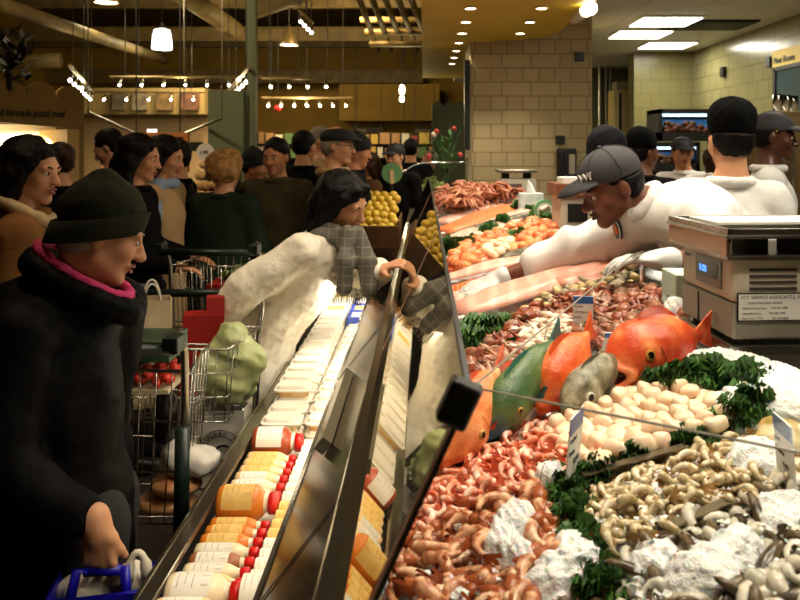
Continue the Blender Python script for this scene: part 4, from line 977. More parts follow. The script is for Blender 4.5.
# translucent bag of greens-gold prawns by the right card
s = S()
for x, y, r in ((768, 446, .03), (782, 440, .035), (796, 444, .03), (775, 436, .025)): s.ell(bed(x, y, .02), (r, r, r*.8), k=.02)
tag(s.build('shell_cluster', mat('amber jelly skin', c(150, 120, 58), .12, col2=c(196, 176, 110), vs=30, coat=.8), .004, amp=.005, freq=60, seed=2), 'glossy amber seafood lump beside the right price card', 'seafood')

# ---------------------------------------------------------------- clear glass shelf pane above the fish, with its post
z_ = 1.33; A_, B_, C_, D_ = Vector((.062, 1.0, z_)), Vector((.685, .58, z_)), Vector((.60, 2.24, z_)), Vector((.645, 1.5, z_))
t = thing('glass_shelf', 'clear glass shelf pane over the fish with bright polished edges', 'glass shelf', (.35, 1.3, z_))
MB().prism([A_, B_, D_, C_], (0, 0, .005)).build('pane', M_pane, t)
for a_, b_ in ((A_, B_), (A_, C_)): MB().tube([a_ + Vector((0, 0, .0025)), b_ + Vector((0, 0, .0025))], .0015, 6).build('edge_strip', M_edge, t)
mb = MB().cyl((.652, 2.32, 1.215), (.652, 2.32, 1.33), .008).cyl((.652, 2.32, 1.215), (.652, 2.32, 1.242), .02); o = mb.build('post', M_chrome, t)
MB().tube([(.652, 2.32, 1.328), (.60, 2.24, 1.328)], .006, 8).build('arm', M_chrome, t)
MB().tube([(.03, .992, 1.33), A_ + Vector((.012, 0, 0))], .008, 8).build('clip', M_chrome, t)

# ---------------------------------------------------------------- weighing scales
M_sg = mat('scale light grey', c(186, 178, 158), .4); M_sd = mat('scale mid grey', c(132, 126, 112), .45); M_disp = mat('display bezel', c(92, 84, 72), .25)
def scale_big():
    N = Vector((.635, 1.60, 1.215)); a = Vector((1, .06, 0)).normalized(); b = Vector((-.06, 1, 0)).normalized(); up = Vector((0, 0, 1))
    t = thing('weighing_scale', 'large grey weighing scale with steel platter at the right edge', 'scale', N)
    q = lambda x, y, z: N + a*x + b*y + up*z
    Wd, D = .40, .27
    def box(x0, x1, y0, y1, z0, z1): return MB().obox(q((x0+x1)/2, (y0+y1)/2, (z0+z1)/2), a*(x1-x0)/2, b*(y1-y0)/2, up*(z1-z0)/2)
    bevel(box(-.005, Wd + .02, .0, D + .01, 0, .018).build('base_tray', M_steel, t), .003)
    mb = MB()
    for x in (.03, Wd - .03):
        for y in (.03, D - .03): mb.cyl(q(x, y, .018), q(x, y, .03), .014)
    mb.build('feet', M_blk, t)
    bevel(box(.0, Wd, .0, D, .03, .105).build('lower_body', M_sd, t), .006)
    bevel(box(.0, Wd, .0, D, .105, .195).build('upper_body', M_sg, t), .012)
    f = box(.05, .40, -.001, .0, .0, .0)
    # left face: display
    o = MB().obox(q(-.001, .115, .155), a*.002, b*.065, up*.03).build('display_bezel', M_disp, t)
    MB().obox(q(-.0035, .115, .158), a*.001, b*.05, up*.016).build('screen', mat('dark screen', c(40, 32, 24), .15), o)
    text('digits', '0.00', .022, glow('blue digits', (.08, .25, 1, 1), 3), q(-.0048, .155, .151), -b, up, o, .0004)
    text('lettering', 'MX-TP', .011, M_ink, q(-.0012, .245, .172), -b, up, t, .0003)
    MB().obox(q(-.001, .17, .065), a*.0015, b*.002, up*.035).build('seam', M_blk, t)
    # front face: vents, label, socket
    mb = MB()
    for x0, x1 in ((.035, .135), (.15, .26), (.275, .385)):
        for z in (.135, .148, .161, .174): mb.obox(q((x0+x1)/2, -.001, z), a*(x1-x0)/2, b*.0015, up*.003)
    mb.build('vent_slots', mat('vent dark', c(60, 54, 46), .6), t)
    o = MB().obox(q(.095, -.004, .098), a*.088, b*.001, up*.029).build('label_plate', M_blk, t)
    MB().obox(q(.095, -.0052, .098), a*.085, b*.0006, up*.0265).build('label_card', mat('label white', c(222, 220, 208), .5), o)
    y = .115
    for s_, sz, x in (('N.Y. SERVICE ASSOCIATES, INC.', .0098, .015), ('SCALE SALES AND SERVICE', .006, .03), ('Toledo Service Dept.     718 204 1900', .0062, .016), ('Long Island City          516 485 2100', .0062, .016), ('New York, 11101           201 342 8800', .0062, .016)):
        text('lettering', s_, sz, M_ink, q(x, -.006, y), a, up, o, .0003); y -= .0105
    MB().obox(q(.33, -.002, .072), a*.07, b*.002, up*.016).build('socket_panel', M_blk, t)
    MB().cyl(q(.29, -.005, .072), q(.29, .0, .072), .009, n=14).build('socket', M_chrome, t)
    for x, y in ((.06, .05), (.16, .05), (.34, .05), (.06, D - .05), (.34, D - .05)): MB().obox(q(x, y, .215), a*.025, b*.03, up*.022).build('platter_support', M_blk, t)
    bevel(box(-.02, Wd + .03, -.02, D + .03, .196, .206).build('platter_frame', M_steel, t), .002)
    o = MB().obox(q(-.02, D/2, .222), a*.003, b*(D/2 + .02), up*.018).build('side_plate', mat('brown reflecting steel', c(150, 112, 84), .2, .8), t)
    bevel(box(-.025, Wd + .035, -.025, D + .035, .240, .248).build('platter', M_steel, t), .003)
    mb = MB()
    for x0, x1, y0, y1 in ((-.02, Wd + .03, -.02, -.008), (-.02, Wd + .03, D + .02, D + .03), (-.02, -.008, -.02, D + .03), (.02, Wd, .07, .085)): mb.obox(q((x0+x1)/2, (y0+y1)/2, .254), a*(x1-x0)/2, b*(y1-y0)/2, up*.006)
    mb.build('platter_rim', M_steel, t)
    s = MB().obox(q(.19, .15, .262), a*.19, b*.075, up*.003); s.build('paper_sheet', mat('white paper', c(228, 224, 210), .7), t)
scale_big()
def scale_far(px, d, label, w=.36):
    N = Vector(((px - VX)*d/F, d, 1.215)); t = thing('weighing_scale', label, 'scale', N)
    bx = lambda x0, x1, y0, y1, z0, z1: MB().box((N.x+x0, N.y+y0, N.z+z0), (N.x+x1, N.y+y1, N.z+z1))
    bevel(bx(-w/2, w/2, 0, .28, .0, .17).build('body', M_sg, t), .012); bx(-w*.35, w*.1, -.003, .001, .07, .13).build('screen', M_disp, t)
    mb = MB()
    for x in (-.3, .3): mb.box((N.x + x*w - .03, N.y + .1, N.z + .17), (N.x + x*w + .03, N.y + .18, N.z + .22))
    mb.build('platter_supports', M_blk, t); bevel(bx(-w/2 - .01, w/2 + .01, -.02, .30, .22, .245).build('platter', M_steel, t), .004)
scale_far(518, 6.4, 'grey weighing scale in front of the sand pillar', .30)
t = thing('label_printer', 'brown topped scale printer with papers behind the capped worker', 'printer', (.82, 3.9, 1.215))
bevel(MB().box((.68, 3.9, 1.215), (.98, 4.15, 1.40)).build('body', M_sg, t), .01); MB().box((.66, 3.88, 1.40), (1.0, 4.17, 1.46)).build('lid', mat('brown lid', c(120, 72, 44), .4), t)
MB().box((.72, 3.895, 1.27), (.82, 3.9, 1.36)).build('screen', M_blk, t)
tag(MB().box((.70, 3.92, 1.461), (.9, 4.1, 1.49)).build('paper_stack', M_card), 'small stack of white papers on the brown topped printer', 'paper')
t = thing('tissue_box', 'pale blue tissue box with a tissue pulled up', 'tissue box', (.71, 5.2, 1.215))
MB().box((.645, 5.2, 1.215), (.80, 5.32, 1.335)).build('box', mat('pale blue box', c(176, 200, 200), .6, col2=c(208, 218, 212), vs=20), t)
MB().add([(.69, 5.26, 1.335), (.74, 5.23, 1.335), (.76, 5.28, 1.335), (.71, 5.29, 1.335), (.70, 5.25, 1.43), (.73, 5.27, 1.40)], [(0,1,4), (1,2,5), (2,3,5), (3,0,4), (4,1,5), (4,5,3)]).build('tissue', M_card, t)
t = thing('tape_roll', 'green ring of tape standing on the rear ledge', 'tape', (.70, 4.5, 1.215))
MB().ring([[Vector((.70 + r*math.cos(q), 4.5 + y, 1.215 + .062 + r*math.sin(q))) for r, y in ((.062, 0), (.062, .04), (.045, .04), (.045, 0))] for q in np.linspace(0, 2*math.pi, 29)], False, False).build('ring', mat('green tape', c(96, 150, 104), .4), t)
MB().ring([[Vector((.70 + r*math.cos(q), 4.5 + y, 1.215 + .062 + r*math.sin(q))) for r, y in ((.0455, -.001), (.0455, .041), (.036, .041), (.036, -.001))] for q in np.linspace(0, 2*math.pi, 29)], False, False).build('core', mat('tape core', c(190, 200, 176), .6), t)
tag(MB().ell((.80, 4.45, 1.215 + .045), (.05, .045, .046)).build('wrapped_bundle', mat('pink wrap', c(226, 176, 160), .4, col2=c(240, 206, 190), vs=20), None, True), 'small pink wrapped bundle beside the green tape', 'bundle')
t = thing('glove_box', 'pale green box of gloves behind the large scale', 'box', (.69, 2.0, 1.215))
bevel(MB().box((.635, 1.96, 1.215), (.80, 2.08, 1.32)).build('box', mat('pale green card', c(176, 200, 184), .6), t), .003)
MB().box((.66, 1.9585, 1.25), (.76, 1.96, 1.30)).build('label_patch', mat('green print', c(120, 160, 140), .6), t)

# far end of the counter: end cabinet, curved glass, flower vase, lettuce
t = thing('end_cabinet', 'low dark cabinet at the far end of the fish counter', 'cabinet', (.16, 7.75, 0)); MB().box((-.10, 7.66, 0), (.42, 8.2, 1.2)).build('body', M_dkmetal, t); MB().box((-.11, 7.65, 1.2), (.43, 8.21, 1.22)).build('top', M_steel, t)
pts = [Vector((.02 + .30*math.cos(q), 7.62, 1.2 + .30*math.sin(q))) for q in np.linspace(math.pi, math.pi/2, 8)]
mb = MB().tube(pts + [Vector((.40, 7.62, 1.5))], .010, 6); o = mb.build('curved_glass_end', M_chrome, None, True); tag(o, 'thin curved rim of the glass end panel at the counter end', 'glass panel')
mb = MB().prism(pts + [Vector((.40, 7.62, 1.5)), Vector((.40, 7.62, 1.2))], (0, .006, 0)); mb.build('pane', M_pane, o)
t = thing('flower_vase', 'glass vase of red and green flowers at the counter end', 'vase', (.22, 7.95, 1.22))
MB().lathe([(.035, 0), (.04, .02), (.03, .12), (.038, .22), (.034, .22), (.026, .12), (.03, .02)], (.22, 7.95, 1.22), n=16).build('vase', M_glass, t, True)
mb = MB(); rg = random.Random(5); heads = []
for i in range(22):
    e = Vector((.22 + rg.gauss(0, .10), 7.95 + rg.gauss(0, .08), 1.22 + rg.uniform(.3, .62))); mb.tube([(.22, 7.95, 1.24), Vector((.22, 7.95, 1.42)).lerp(e, .3), e], .004, 5); heads.append(e)
    for _ in range(4):
        q = Vector((.22, 7.95, 1.44)).lerp(e, rg.uniform(.3, 1)); d, a, b = frame((rg.uniform(-1,1), rg.uniform(-1,1), rg.uniform(-.2,1))); mb.add([q, q + d*.035 + a*.014, q + d*.075, q + d*.035 - a*.014], [(0,1,2,3)])
mb.build('stems', mat('stem green', c(60, 104, 40), .6), t)
for i, e in enumerate(heads[:6]): MB().ell(e, rg.uniform(.022, .036), nu=8, nv=5).build('blossom', mat('red bloom', c(196, 70, 64), .6) if i % 3 else mat('white bloom', c(230, 214, 190), .6), t, True)
tag(kale(5, 20, .12).build('lettuce', mat('pale lettuce', c(150, 164, 96), .6), None, True, base=(0, 0, 0)), 'pale lettuce head on the cabinet behind the crabs', 'lettuce').location = (.08, 7.85, 1.23)

# ---------------------------------------------------------------- bottles and tubs in the case
M_cap = mat('red cap', c(200, 24, 18), .3); M_lab = mat('white label', c(226, 220, 206), .5); M_laby = mat('yellow label', c(226, 190, 112), .5, col2=c(214, 172, 92), vs=40)
M_cream = mat('cream drink', c(222, 186, 130), .3, col2=c(228, 196, 146), vs=6); M_milk = mat('pale drink', c(228, 210, 172), .3); M_amber = mat('amber drink', c(206, 120, 36), .25); M_choc = mat('brown drink', c(150, 92, 52), .3); M_neck = mat('frosted neck', c(222, 206, 180), .3); M_red = mat('tomato sauce', c(150, 66, 36), .3)
def bottle(d, dia, L, x0, body, lab, cap, label, group=None, bar=True, z0=.74, flip=False, cat='bottle', labr=(.12, .62)):
    r = dia/2; zc = z0 + r; t = thing('drink_bottle' if cat == 'bottle' else 'sauce_jar', label, cat, (x0 + L/2, d, z0), group); sg = 1
    prof = [(r*.5, 0), (r*.9, .004), (r, .012), (r, L*.60), (r*.93, L*.68), (r*.62, L*.78), (r*.45, L*.82), (r*.45, L*.86)]
    MB().lathe(prof, (x0, d, zc), (1, 0, 0), 20).build('body', body, t, True)
    MB().lathe([(r*.66, L*.70), (r*.64, L*.76), (r*.5, L*.83), (r*.47, L*.86)], (x0, d, zc), (1, 0, 0), 18).build('neck', M_neck, t, True)
    MB().lathe([(r*.52, L*.86), (r*.60, L*.865), (r*.60, L*.985), (r*.5, L)], (x0, d, zc), (1, 0, 0), 18).build('cap', cap, t, True)
    n = 9; rr = r*1.015
    rows = [[(x0 + L*f, d + rr*math.sin(q), zc + rr*math.cos(q)) for q in np.linspace(-1.5, 1.2, n)] for f in labr]
    lb = MB().ring(rows, False, False, closed=False).build('label', lab, t, True)
    mb = MB(); rg = random.Random(int(d*1000)); rr = r*1.03
    for k in range(4 if bar else 3):
        f0 = labr[0] + (labr[1]-labr[0])*(.12 + .2*k); q0 = -.8 + .2*(k % 2); f1 = f0 + (labr[1]-labr[0])*(.10)
        if bar and k == 3:
            for j in range(5): mb.add([(x0 + L*(labr[1]-.12 + .02*j), d + rr*math.sin(q), zc + rr*math.cos(q)) for q in (-.7, -.1)] + [(x0 + L*(labr[1]-.112 + .02*j), d + rr*math.sin(q), zc + rr*math.cos(q)) for q in (-.1, -.7)], [(0,1,2,3)])
        else:
            qs = np.linspace(q0, q0 + .8, 5); mb.ring([[(x0 + L*f, d + rr*math.sin(q), zc + rr*math.cos(q)) for q in qs] for f in (f0, f0 + L*.05)], False, False, closed=False)
    mb.build('print', mat('label print', c(120, 100, 70), .6), lb); return t
XL = -.498
seq = [(1.25, .07, M_cream, M_lab), (1.335, .075, M_milk, M_lab), (1.425, .072, M_cream, M_lab), (1.505, .075, M_milk, M_lab), (1.566, .042, M_cream, M_lab), (1.609, .040, M_milk, M_lab), (1.65, .040, M_choc, M_lab), (1.691, .040, M_milk, M_lab), (1.732, .040, M_amber, M_laby), (1.773, .040, M_amber, M_laby), (1.813, .038, M_amber, M_laby),
       (1.878, .085, M_amber, M_laby), (1.955, .046, M_milk, M_lab), (2.002, .046, M_milk, M_lab), (2.05, .046, M_cream, M_lab), (2.098, .044, M_cream, M_laby), (2.144, .044, M_cream, M_laby), (2.19, .044, M_cream, M_laby), (2.262, .088, M_red, M_lab)]
nmz = {M_cream.name: 'cream', M_milk.name: 'pale', M_amber.name: 'amber', M_choc.name: 'brown', M_red.name: 'dark red'}
ordw = ['first', 'second', 'third', 'fourth', 'fifth', 'sixth', 'seventh', 'eighth', 'ninth', 'tenth', 'eleventh', 'twelfth', 'thirteenth', 'fourteenth', 'fifteenth', 'sixteenth', 'seventeenth', 'eighteenth', 'nineteenth', 'twentieth', 'twenty-first', 'twenty-second', 'twenty-third', 'twenty-fourth']
vis = 0
for i, (d, dia, bm_, lm) in enumerate(seq):
    L = .138 if dia < .06 else .145
    big = 'large ' if dia > .06 else 'small '
    lab = f'{big}{nmz[bm_.name]} bottle with red cap, {ordw[i]} from the bottom edge along the front rail'
    if bm_ is M_red: lab = 'wide jar of dark red sauce with red cap beyond the small bottles'
    if bm_ is M_amber and dia > .06: lab = 'large amber jar with yellow label among the small bottles'
    bottle(d, dia, L, XL, bm_, lm, M_cap, lab, 'bottles along the front rail', True, cat='jar' if (bm_ is M_red or (bm_ is M_amber and dia > .06)) else 'bottle')
XR = -.352
seq2 = [(1.25, .07, M_cream), (1.33, .07, M_milk), (1.41, .07, M_milk), (1.50, .075, M_cream), (1.57, .046, M_milk), (1.617, .046, M_cream), (1.664, .042, M_cream), (1.708, .042, M_milk), (1.752, .042, M_amber), (1.796, .042, M_amber), (1.84, .042, M_amber), (1.884, .042, M_amber), (1.93, .046, M_milk), (1.98, .046, M_milk), (2.03, .046, M_milk), (2.08, .046, M_cream), (2.13, .046, M_milk), (2.18, .046, M_cream), (2.23, .046, M_cream), (2.28, .046, M_milk)]
for i, (d, dia, bm_) in enumerate(seq2):
    bottle(d, dia, .132, XR, bm_, M_lab if bm_ is not M_amber else M_laby, M_cap, f'{nmz[bm_.name]} bottle partly under the dark panel, {ordw[i]} from the bottom edge in the inner row', 'bottles in the inner row', False, labr=(.02, .5))
# deli tubs and packs further along
M_tub = mat('white tub', c(236, 228, 210), .35); M_lid = mat('clear lid', c(240, 236, 224), .15); M_food = [mat('golden deli food', c(220, 170, 96), .5, col2=c(236, 206, 150), vs=30), mat('pink deli food', c(226, 150, 120), .5, col2=c(240, 200, 170), vs=30), mat('yellow deli food', c(232, 196, 96), .5, col2=c(240, 220, 160), vs=30)]
def rrect(x0, x1, y0, y1, r, z, n=4):
    pts = []
    for cx_, cy_, a0 in ((x1-r, y1-r, 0), (x0+r, y1-r, 1), (x0+r, y0+r, 2), (x1-r, y0+r, 3)):
        for t in np.linspace(0, math.pi/2, n): pts.append((cx_ + r*math.cos(a0*math.pi/2 + t), cy_ + r*math.sin(a0*math.pi/2 + t), z))
    return pts
def tub(x0, x1, y0, y1, z0, h, food, label, group):
    t = thing('deli_tub', label, 'tub', ((x0+x1)/2, (y0+y1)/2, z0), group); i = .008
    MB().ring([rrect(x0+i*1.6, x1-i*1.6, y0+i*1.6, y1-i*1.6, .015, z0), rrect(x0+i, x1-i, y0+i, y1-i, .018, z0+h*.55)]).build('bowl', food, t, True)
    MB().ring([rrect(x0, x1, y0, y1, .02, z0+h*.55), rrect(x0, x1, y0, y1, .02, z0+h*.68), rrect(x0+i, x1-i, y0+i, y1-i, .02, z0+h*.72), rrect(x0+i*1.5, x1-i*1.5, y0+i*1.5, y1-i*1.5, .02, z0+h), ]).build('lid', M_tub, t, False)
    return t
k = 0
for d in np.arange(2.36, 3.62, .105):
    for j in range(3):
        for x0, x1, nm in ((-.50, -.375, 'along the front rail'), (-.365, -.235, 'in the inner row')):
            if nm[0] == 'i' and j == 2: continue
            if d < 2.55 and j == 2: continue
            lab = f'white lidded deli tub {nm}, ' + (('bottom', 'middle', 'topmost')[j]) + ' of its short stack'
            tub(x0, x1, d, d + .098, .74 + j*.036, .036, M_food[k % 3], lab, 'deli tubs ' + nm + (', bottom', ', middle', ', top')[j]); k += 1
M_bl = mat('blue pack', c(40, 62, 160), .35, col2=c(70, 96, 190), vs=12); M_or = mat('orange pack', c(226, 130, 50), .4, col2=c(236, 170, 90), vs=12); M_wp = mat('white pack', c(238, 232, 214), .4)
for i, d in enumerate(np.arange(3.66, 4.4, .16)):
    for j in range(2):
        for x0, x1, nm in ((-.50, -.375, 'front'), (-.365, -.235, 'inner')):
            m = (M_bl if (i < 3 and nm == 'inner') else (M_or if i % 5 == 4 else M_wp))
            t = thing('food_pack', f'{"blue" if m is M_bl else "orange" if m is M_or else "white"} food pack in the {nm} row beyond the tubs', 'pack', ((x0+x1)/2, d + .07, .74 + j*.05), f'packs beyond the tubs {nm} {m.name}')
            bevel(MB().box((x0, d, .74 + j*.052), (x1, d + .145, .74 + j*.052 + .05)).build('box', m, t), .006)
            MB().box((x0 + .02, d + .02, .74 + j*.052 + .0495), (x1 - .02, d + .11, .74 + j*.052 + .0515)).build('label', M_laby if i % 2 else M_lab, t)
# ---------------------------------------------------------------- people
SKIN = {'light': mat('light skin', c(206, 150, 112), .5, sss=.15), 'tan': mat('tan skin', c(190, 132, 92), .5, sss=.15), 'dark': mat('dark brown skin', c(84, 48, 30), .4, sss=.08), 'brown': mat('brown skin', c(112, 64, 42), .42, sss=.08)}
H_blk = mat('black hair', c(13, 9, 7), .5, bump=.5, bs=120, spec=.15); H_brn = mat('brown hair', c(50, 30, 16), .5, bump=.5, bs=120, spec=.2); H_gry = mat('grey hair', c(130, 120, 104), .6, bump=.5, bs=120); H_bld = mat('blonde curls', c(176, 130, 68), .6, col2=c(128, 88, 40), vs=30, bump=1, bs=60)
M_sclera = mat('eye white', c(214, 206, 192), .2); M_iris = mat('dark iris', c(26, 16, 10), .1); M_lip = mat('lips', c(160, 78, 64), .45); M_lipd = mat('dark lips', c(78, 40, 30), .45)
M_shoe = mat('black shoe', c(18, 16, 14), .4); M_trous = mat('black trousers', c(20, 19, 20), .85, bump=.3, bs=90); M_jean = mat('dark jeans', c(30, 34, 46), .85, bump=.3, bs=90)
def cloth(name, col, col2=None, rough=.85): return mat(name, col, rough, col2=col2, vs=9, bump=.35, bs=45, spec=.12)
V = Vector
class Head:
    def __init__(s, H, th, pitch=0, roll=0, sc=1.0):
        th, pitch, roll = (math.radians(x) for x in (th, pitch, roll))
        f = V((math.cos(th)*math.cos(pitch), math.sin(th)*math.cos(pitch), math.sin(pitch)))
        r = V((math.sin(th), -math.cos(th), 0)); u = r.cross(f)
        q = Matrix.Rotation(roll, 3, f); r = q @ r; u = q @ u
        s.H, s.f, s.r, s.u, s.sc = V(H), f, r, u, sc; s.M = np.array(Matrix((r, f, u)).transposed()); s.R = Matrix((r, f, u)).transposed()
    def p(s, x, y, z): return s.H + (s.r*x + s.f*y + s.u*z)*s.sc
def head_sdf(S_, h, neck):
    k = h.sc; p = h.p; M = h.M
    E = lambda cc, r, kk=.015, sub=False: S_.ell(p(*cc), tuple(x*k for x in r), M, kk*k, sub)
    E((0, -.014, .036), (.074, .092, .082)); E((0, .026, -.018), (.060, .064, .084), .03)
    for q in (-1, 1):
        S_.cap(p(q*.046, .0, -.05), p(q*.012, .064, -.092), .022*k, .016*k, .02*k)
        E((q*.036, .058, -.024), (.024, .024, .022), .02); E((q*.030, .098, .004), (.017, .016, .012), .012, True)
        E((q*.077, -.008, -.006), (.009, .019, .031), .008); E((q*.011, .099, -.033), (.008, .008, .007), .008)
    E((0, .070, -.094), (.019, .016, .016), .02)
    S_.cap(p(-.040, .077, .020), p(.040, .077, .020), .012*k, None, .015*k)
    S_.cap(p(0, .086, .010), p(0, .109, -.030), .008*k, .0125*k, .012*k)
    E((0, .087, -.056), (.023, .010, .0055), .008); E((0, .085, -.067), (.019, .010, .006), .008); S_.cap(p(-.02, .098, -.0615), p(.02, .098, -.0615), .0018*k, None, .003*k, sub=True)
    S_.cap(p(0, -.025, -.055), neck, .050*k, .055*k, .02)
def face_parts(h, root, brow=H_blk, lip=M_lip, closed=False, gl=False):
    k = h.sc; p = h.p
    for q in (-1, 1):
        mb = MB().ell(p(q*.030, .0775, .003), (.0135*k, .011*k, (.006 if closed else .0085)*k), h.R, 12, 8)
        if not closed:
            mb.cur = 1; mb.ell(p(q*.029, .0865, .003), (.0058*k, .0035*k, .0065*k), h.R, 10, 6)
        mb.build('eye', [M_sclera if not closed else root.data.materials[0], M_iris], root, True)
        MB().tube([p(q*.014, .089, .021), p(q*.030, .0895, .0265), p(q*.046, .078, .021)], [.0032*k, .004*k, .002*k], 6).build('eyebrow', brow, root, True)
    mb = MB().tube([p(-.022, .091, -.057), p(-.008, .0985, -.054), p(.008, .0985, -.054), p(.022, .091, -.057)], [.002*k, .0045*k, .0045*k, .002*k], 7)
    mb.tube([p(-.020, .090, -.066), p(0, .0965, -.0685), p(.020, .090, -.066)], [.002*k, .0055*k, .002*k], 7); mb.build('lips', lip, root, True)
    if gl:
        mb = MB()
        for q in (-1, 1): mb.tube([p(q*.031 + .021*math.cos(t), .103, .002 + .016*math.sin(t)) for t in np.linspace(0, 2*math.pi, 15)], .0016, 5); mb.tube([p(q*.052, .10, .006), p(q*.078, .0, .010)], .0016, 5)
        mb.tube([p(-.01, .105, .004), p(.01, .105, .004)], .0016, 5); mb.build('glasses', M_blk, root)
def hair(h, root, m, style='short', vox=.006, seed=0, hatted=False):
    k = h.sc; p = h.p; M = h.M; s = S(); E = lambda cc, r, kk=.02, sub=False: s.ell(p(*cc), tuple(x*k for x in r), M, kk*k, sub)
    E((0, -.020, .044), (.083, .097, .086)); amp, fq = .003, 70
    if style == 'short': E((0, -.045, -.0), (.080, .062, .075)); E((0, .10, -.045), (.075, .075, .095), .01, True)
    if style == 'curly':
        E((0, -.04, .02), (.105, .095, .105)); E((0, -.02, .06), (.10, .10, .08)); E((0, .11, -.055), (.07, .075, .085), .01, True); amp, fq = .009, 55
    if style in ('long', 'bob'):
        L = .24 if style == 'long' else .125
        for q in (-1, 1):
            s.path([p(q*.055, -.02, .05), p(q*.078, -.02, -.02), p(q*.078, -.025, -L*.6), p(q*.062, -.03, -L)], [.05*k, .034*k, .036*k, .026*k], .03)
            s.path([p(q*.035, .060, .085), p(q*.070, .036, .04), p(q*.080, .010, -.03), p(q*.076, .0, -.085)], [.020*k, .018*k, .017*k, .010*k], .02)
        s.path([p(0, -.06, .03), p(0, -.085, -.05), p(0, -.075, -L)], [.07*k, .055*k, .045*k], .03)
        E((0, .13, -.05), (.052, .075, .095), .008, True)
    if style == 'bun': E((0, -.045, .0), (.080, .064, .075)); E((0, -.125, .045), (.042, .04, .042)); E((0, .10, -.05), (.072, .075, .095), .01, True)
    if hatted: s.cut(p(0, -.02, .028 if hatted is True else hatted), h.u - h.f*.1)
    return s.build('hair', m, vox, root, amp=amp, freq=fq, seed=seed)
def hat(h, root, kind, m, vox=.005, m2=None, logo=False):
    k = h.sc; p = h.p; M = h.M; s = S(); E = lambda cc, r, kk=.015, sub=False: s.ell(p(*cc), tuple(x*k for x in r), M, kk*k, sub)
    if kind == 'beanie':
        E((0, -.012, .046), (.084, .102, .092)); s.cap(p(0, -.035, .124), p(0, -.015, .09), .026*k, .05*k, .03)
        s.cut(p(0, -.012, -.004), -h.u + h.f*.40); o = s.build('knit_hat', m, vox, root, amp=.002, freq=60)
        MB().ring([[p(.089*math.cos(t)*(1 + .008*q_), -.012 + .1025*math.sin(t)*(1 + .008*q_), z*1.15 - .040 + .044*math.sin(t)) for t in np.linspace(0, 2*math.pi, 32, endpoint=False)] for z, q_ in ((.022, 0), (.024, 2), (.046, 3), (.068, 2), (.070, -1))], False, False).build('cuff', m, o, True); return o
    if kind == 'puffy':
        E((0, -.022, .065), (.092, .100, .088)); E((0, -.03, .10), (.088, .092, .07)); s.cut(p(0, 0, .02), -h.u + h.f*.0); return s.build('cloth_hat', m, vox, root, amp=.004, freq=35)
    if kind == 'hood':
        E((0, -.03, .02), (.105, .115, .125)); E((0, .12, -.02), (.065, .08, .10), .01, True); return s.build('hood', m, vox, root, amp=.003, freq=30)
    flat = kind == 'flatcap'
    E((0, -.014 + (.015 if flat else 0), .050), (.087, .106 + (.012 if flat else 0), .080 if not flat else .062)); s.cut(p(0, 0, .030), -h.u + h.f*.1)
    o = s.build('cap', m, vox, root)
    s = S(); b_ = .070 if not flat else .05
    s.ell(p(0, .085, .036), (.074*k, b_*1.35*k, .030*k), M, .001); s.ell(p(0, .085, .026), (.080*k, b_*1.45*k, .030*k), M, .001, sub=True); s.cut(p(0, .06, .03), -h.f)
    b = s.build('brim', m2 or m, .0032, o)
    if not flat:
        MB().ell(p(0, -.014, .131), .008*k).build('button', m, o, True)
        mb = MB()
        for an in np.linspace(0, 2*math.pi, 7)[:-1]:
            mb.tube([p(.0885*math.sin(q)*math.cos(an), -.014 + .1075*math.sin(q)*math.sin(an), .050 + .0815*math.cos(q)) for q in np.linspace(.05, 1.7, 9)], .0011, 5)
        mb.build('seams', m2 or m, o)
    return o
def hand(S_, w, d, n, curl=.35, side=1, sc=1.0, spread=.12, thumb=.6):
    """w wrist, d finger direction, n palm normal, side: +1 thumb on d x n side"""
    w, d = V(w), V(d).normalized(); n = V(n); n = (n - d*n.dot(d)).normalized(); t = d.cross(n)*side
    M = np.array(Matrix((t, d, n)).transposed())
    S_.ell(w + d*.044*sc, (.039*sc, .050*sc, .0135*sc), M, .010)
    S_.cap(w - d*.02, w + d*.02*sc, .025*sc, .024*sc, .02)
    for i, (off, L) in enumerate(((.029, .068), (.010, .078), (-.010, .073), (-.028, .056))):
        q = w + d*(.086 - .004*abs(i - 1))*sc + t*off*sc; dr = (d + t*off*spread*10*.3).normalized(); a = 0
        ax = n.cross(dr).normalized()
        S_.cap(w + d*.035*sc + t*off*.8*sc - n*.003*sc, q, .0095*sc, .0105*sc, .004)
        for j, fr in enumerate((.44, .31, .25)):
            a += curl*(1.0 if j else .8); dd = dr*math.cos(a) + n*math.sin(a); e = q + dd*L*fr*sc
            S_.cap(q, e, (.0092 - .0011*j)*sc, (.0086 - .0012*j)*sc, .003); q = e
    q = w + d*.028*sc + t*.030*sc; dr = (d*.55 + t*.75 + n*.35*thumb).normalized() if thumb < 1 else (d*.9 + t*.30 + n*.35).normalized()
    S_.cap(w + d*.012*sc + t*.012*sc, q, .016*sc, .0135*sc, .01); e = q + dr*.036*sc; S_.cap(q, e, .0125*sc, .0105*sc, .006)
    dr2 = (dr + d*.5 + n*.5*thumb).normalized() if thumb < 1 else (dr + n*.3 - t*.2).normalized(); S_.cap(e, e + dr2*.028*sc, .0105*sc, .008*sc, .004)
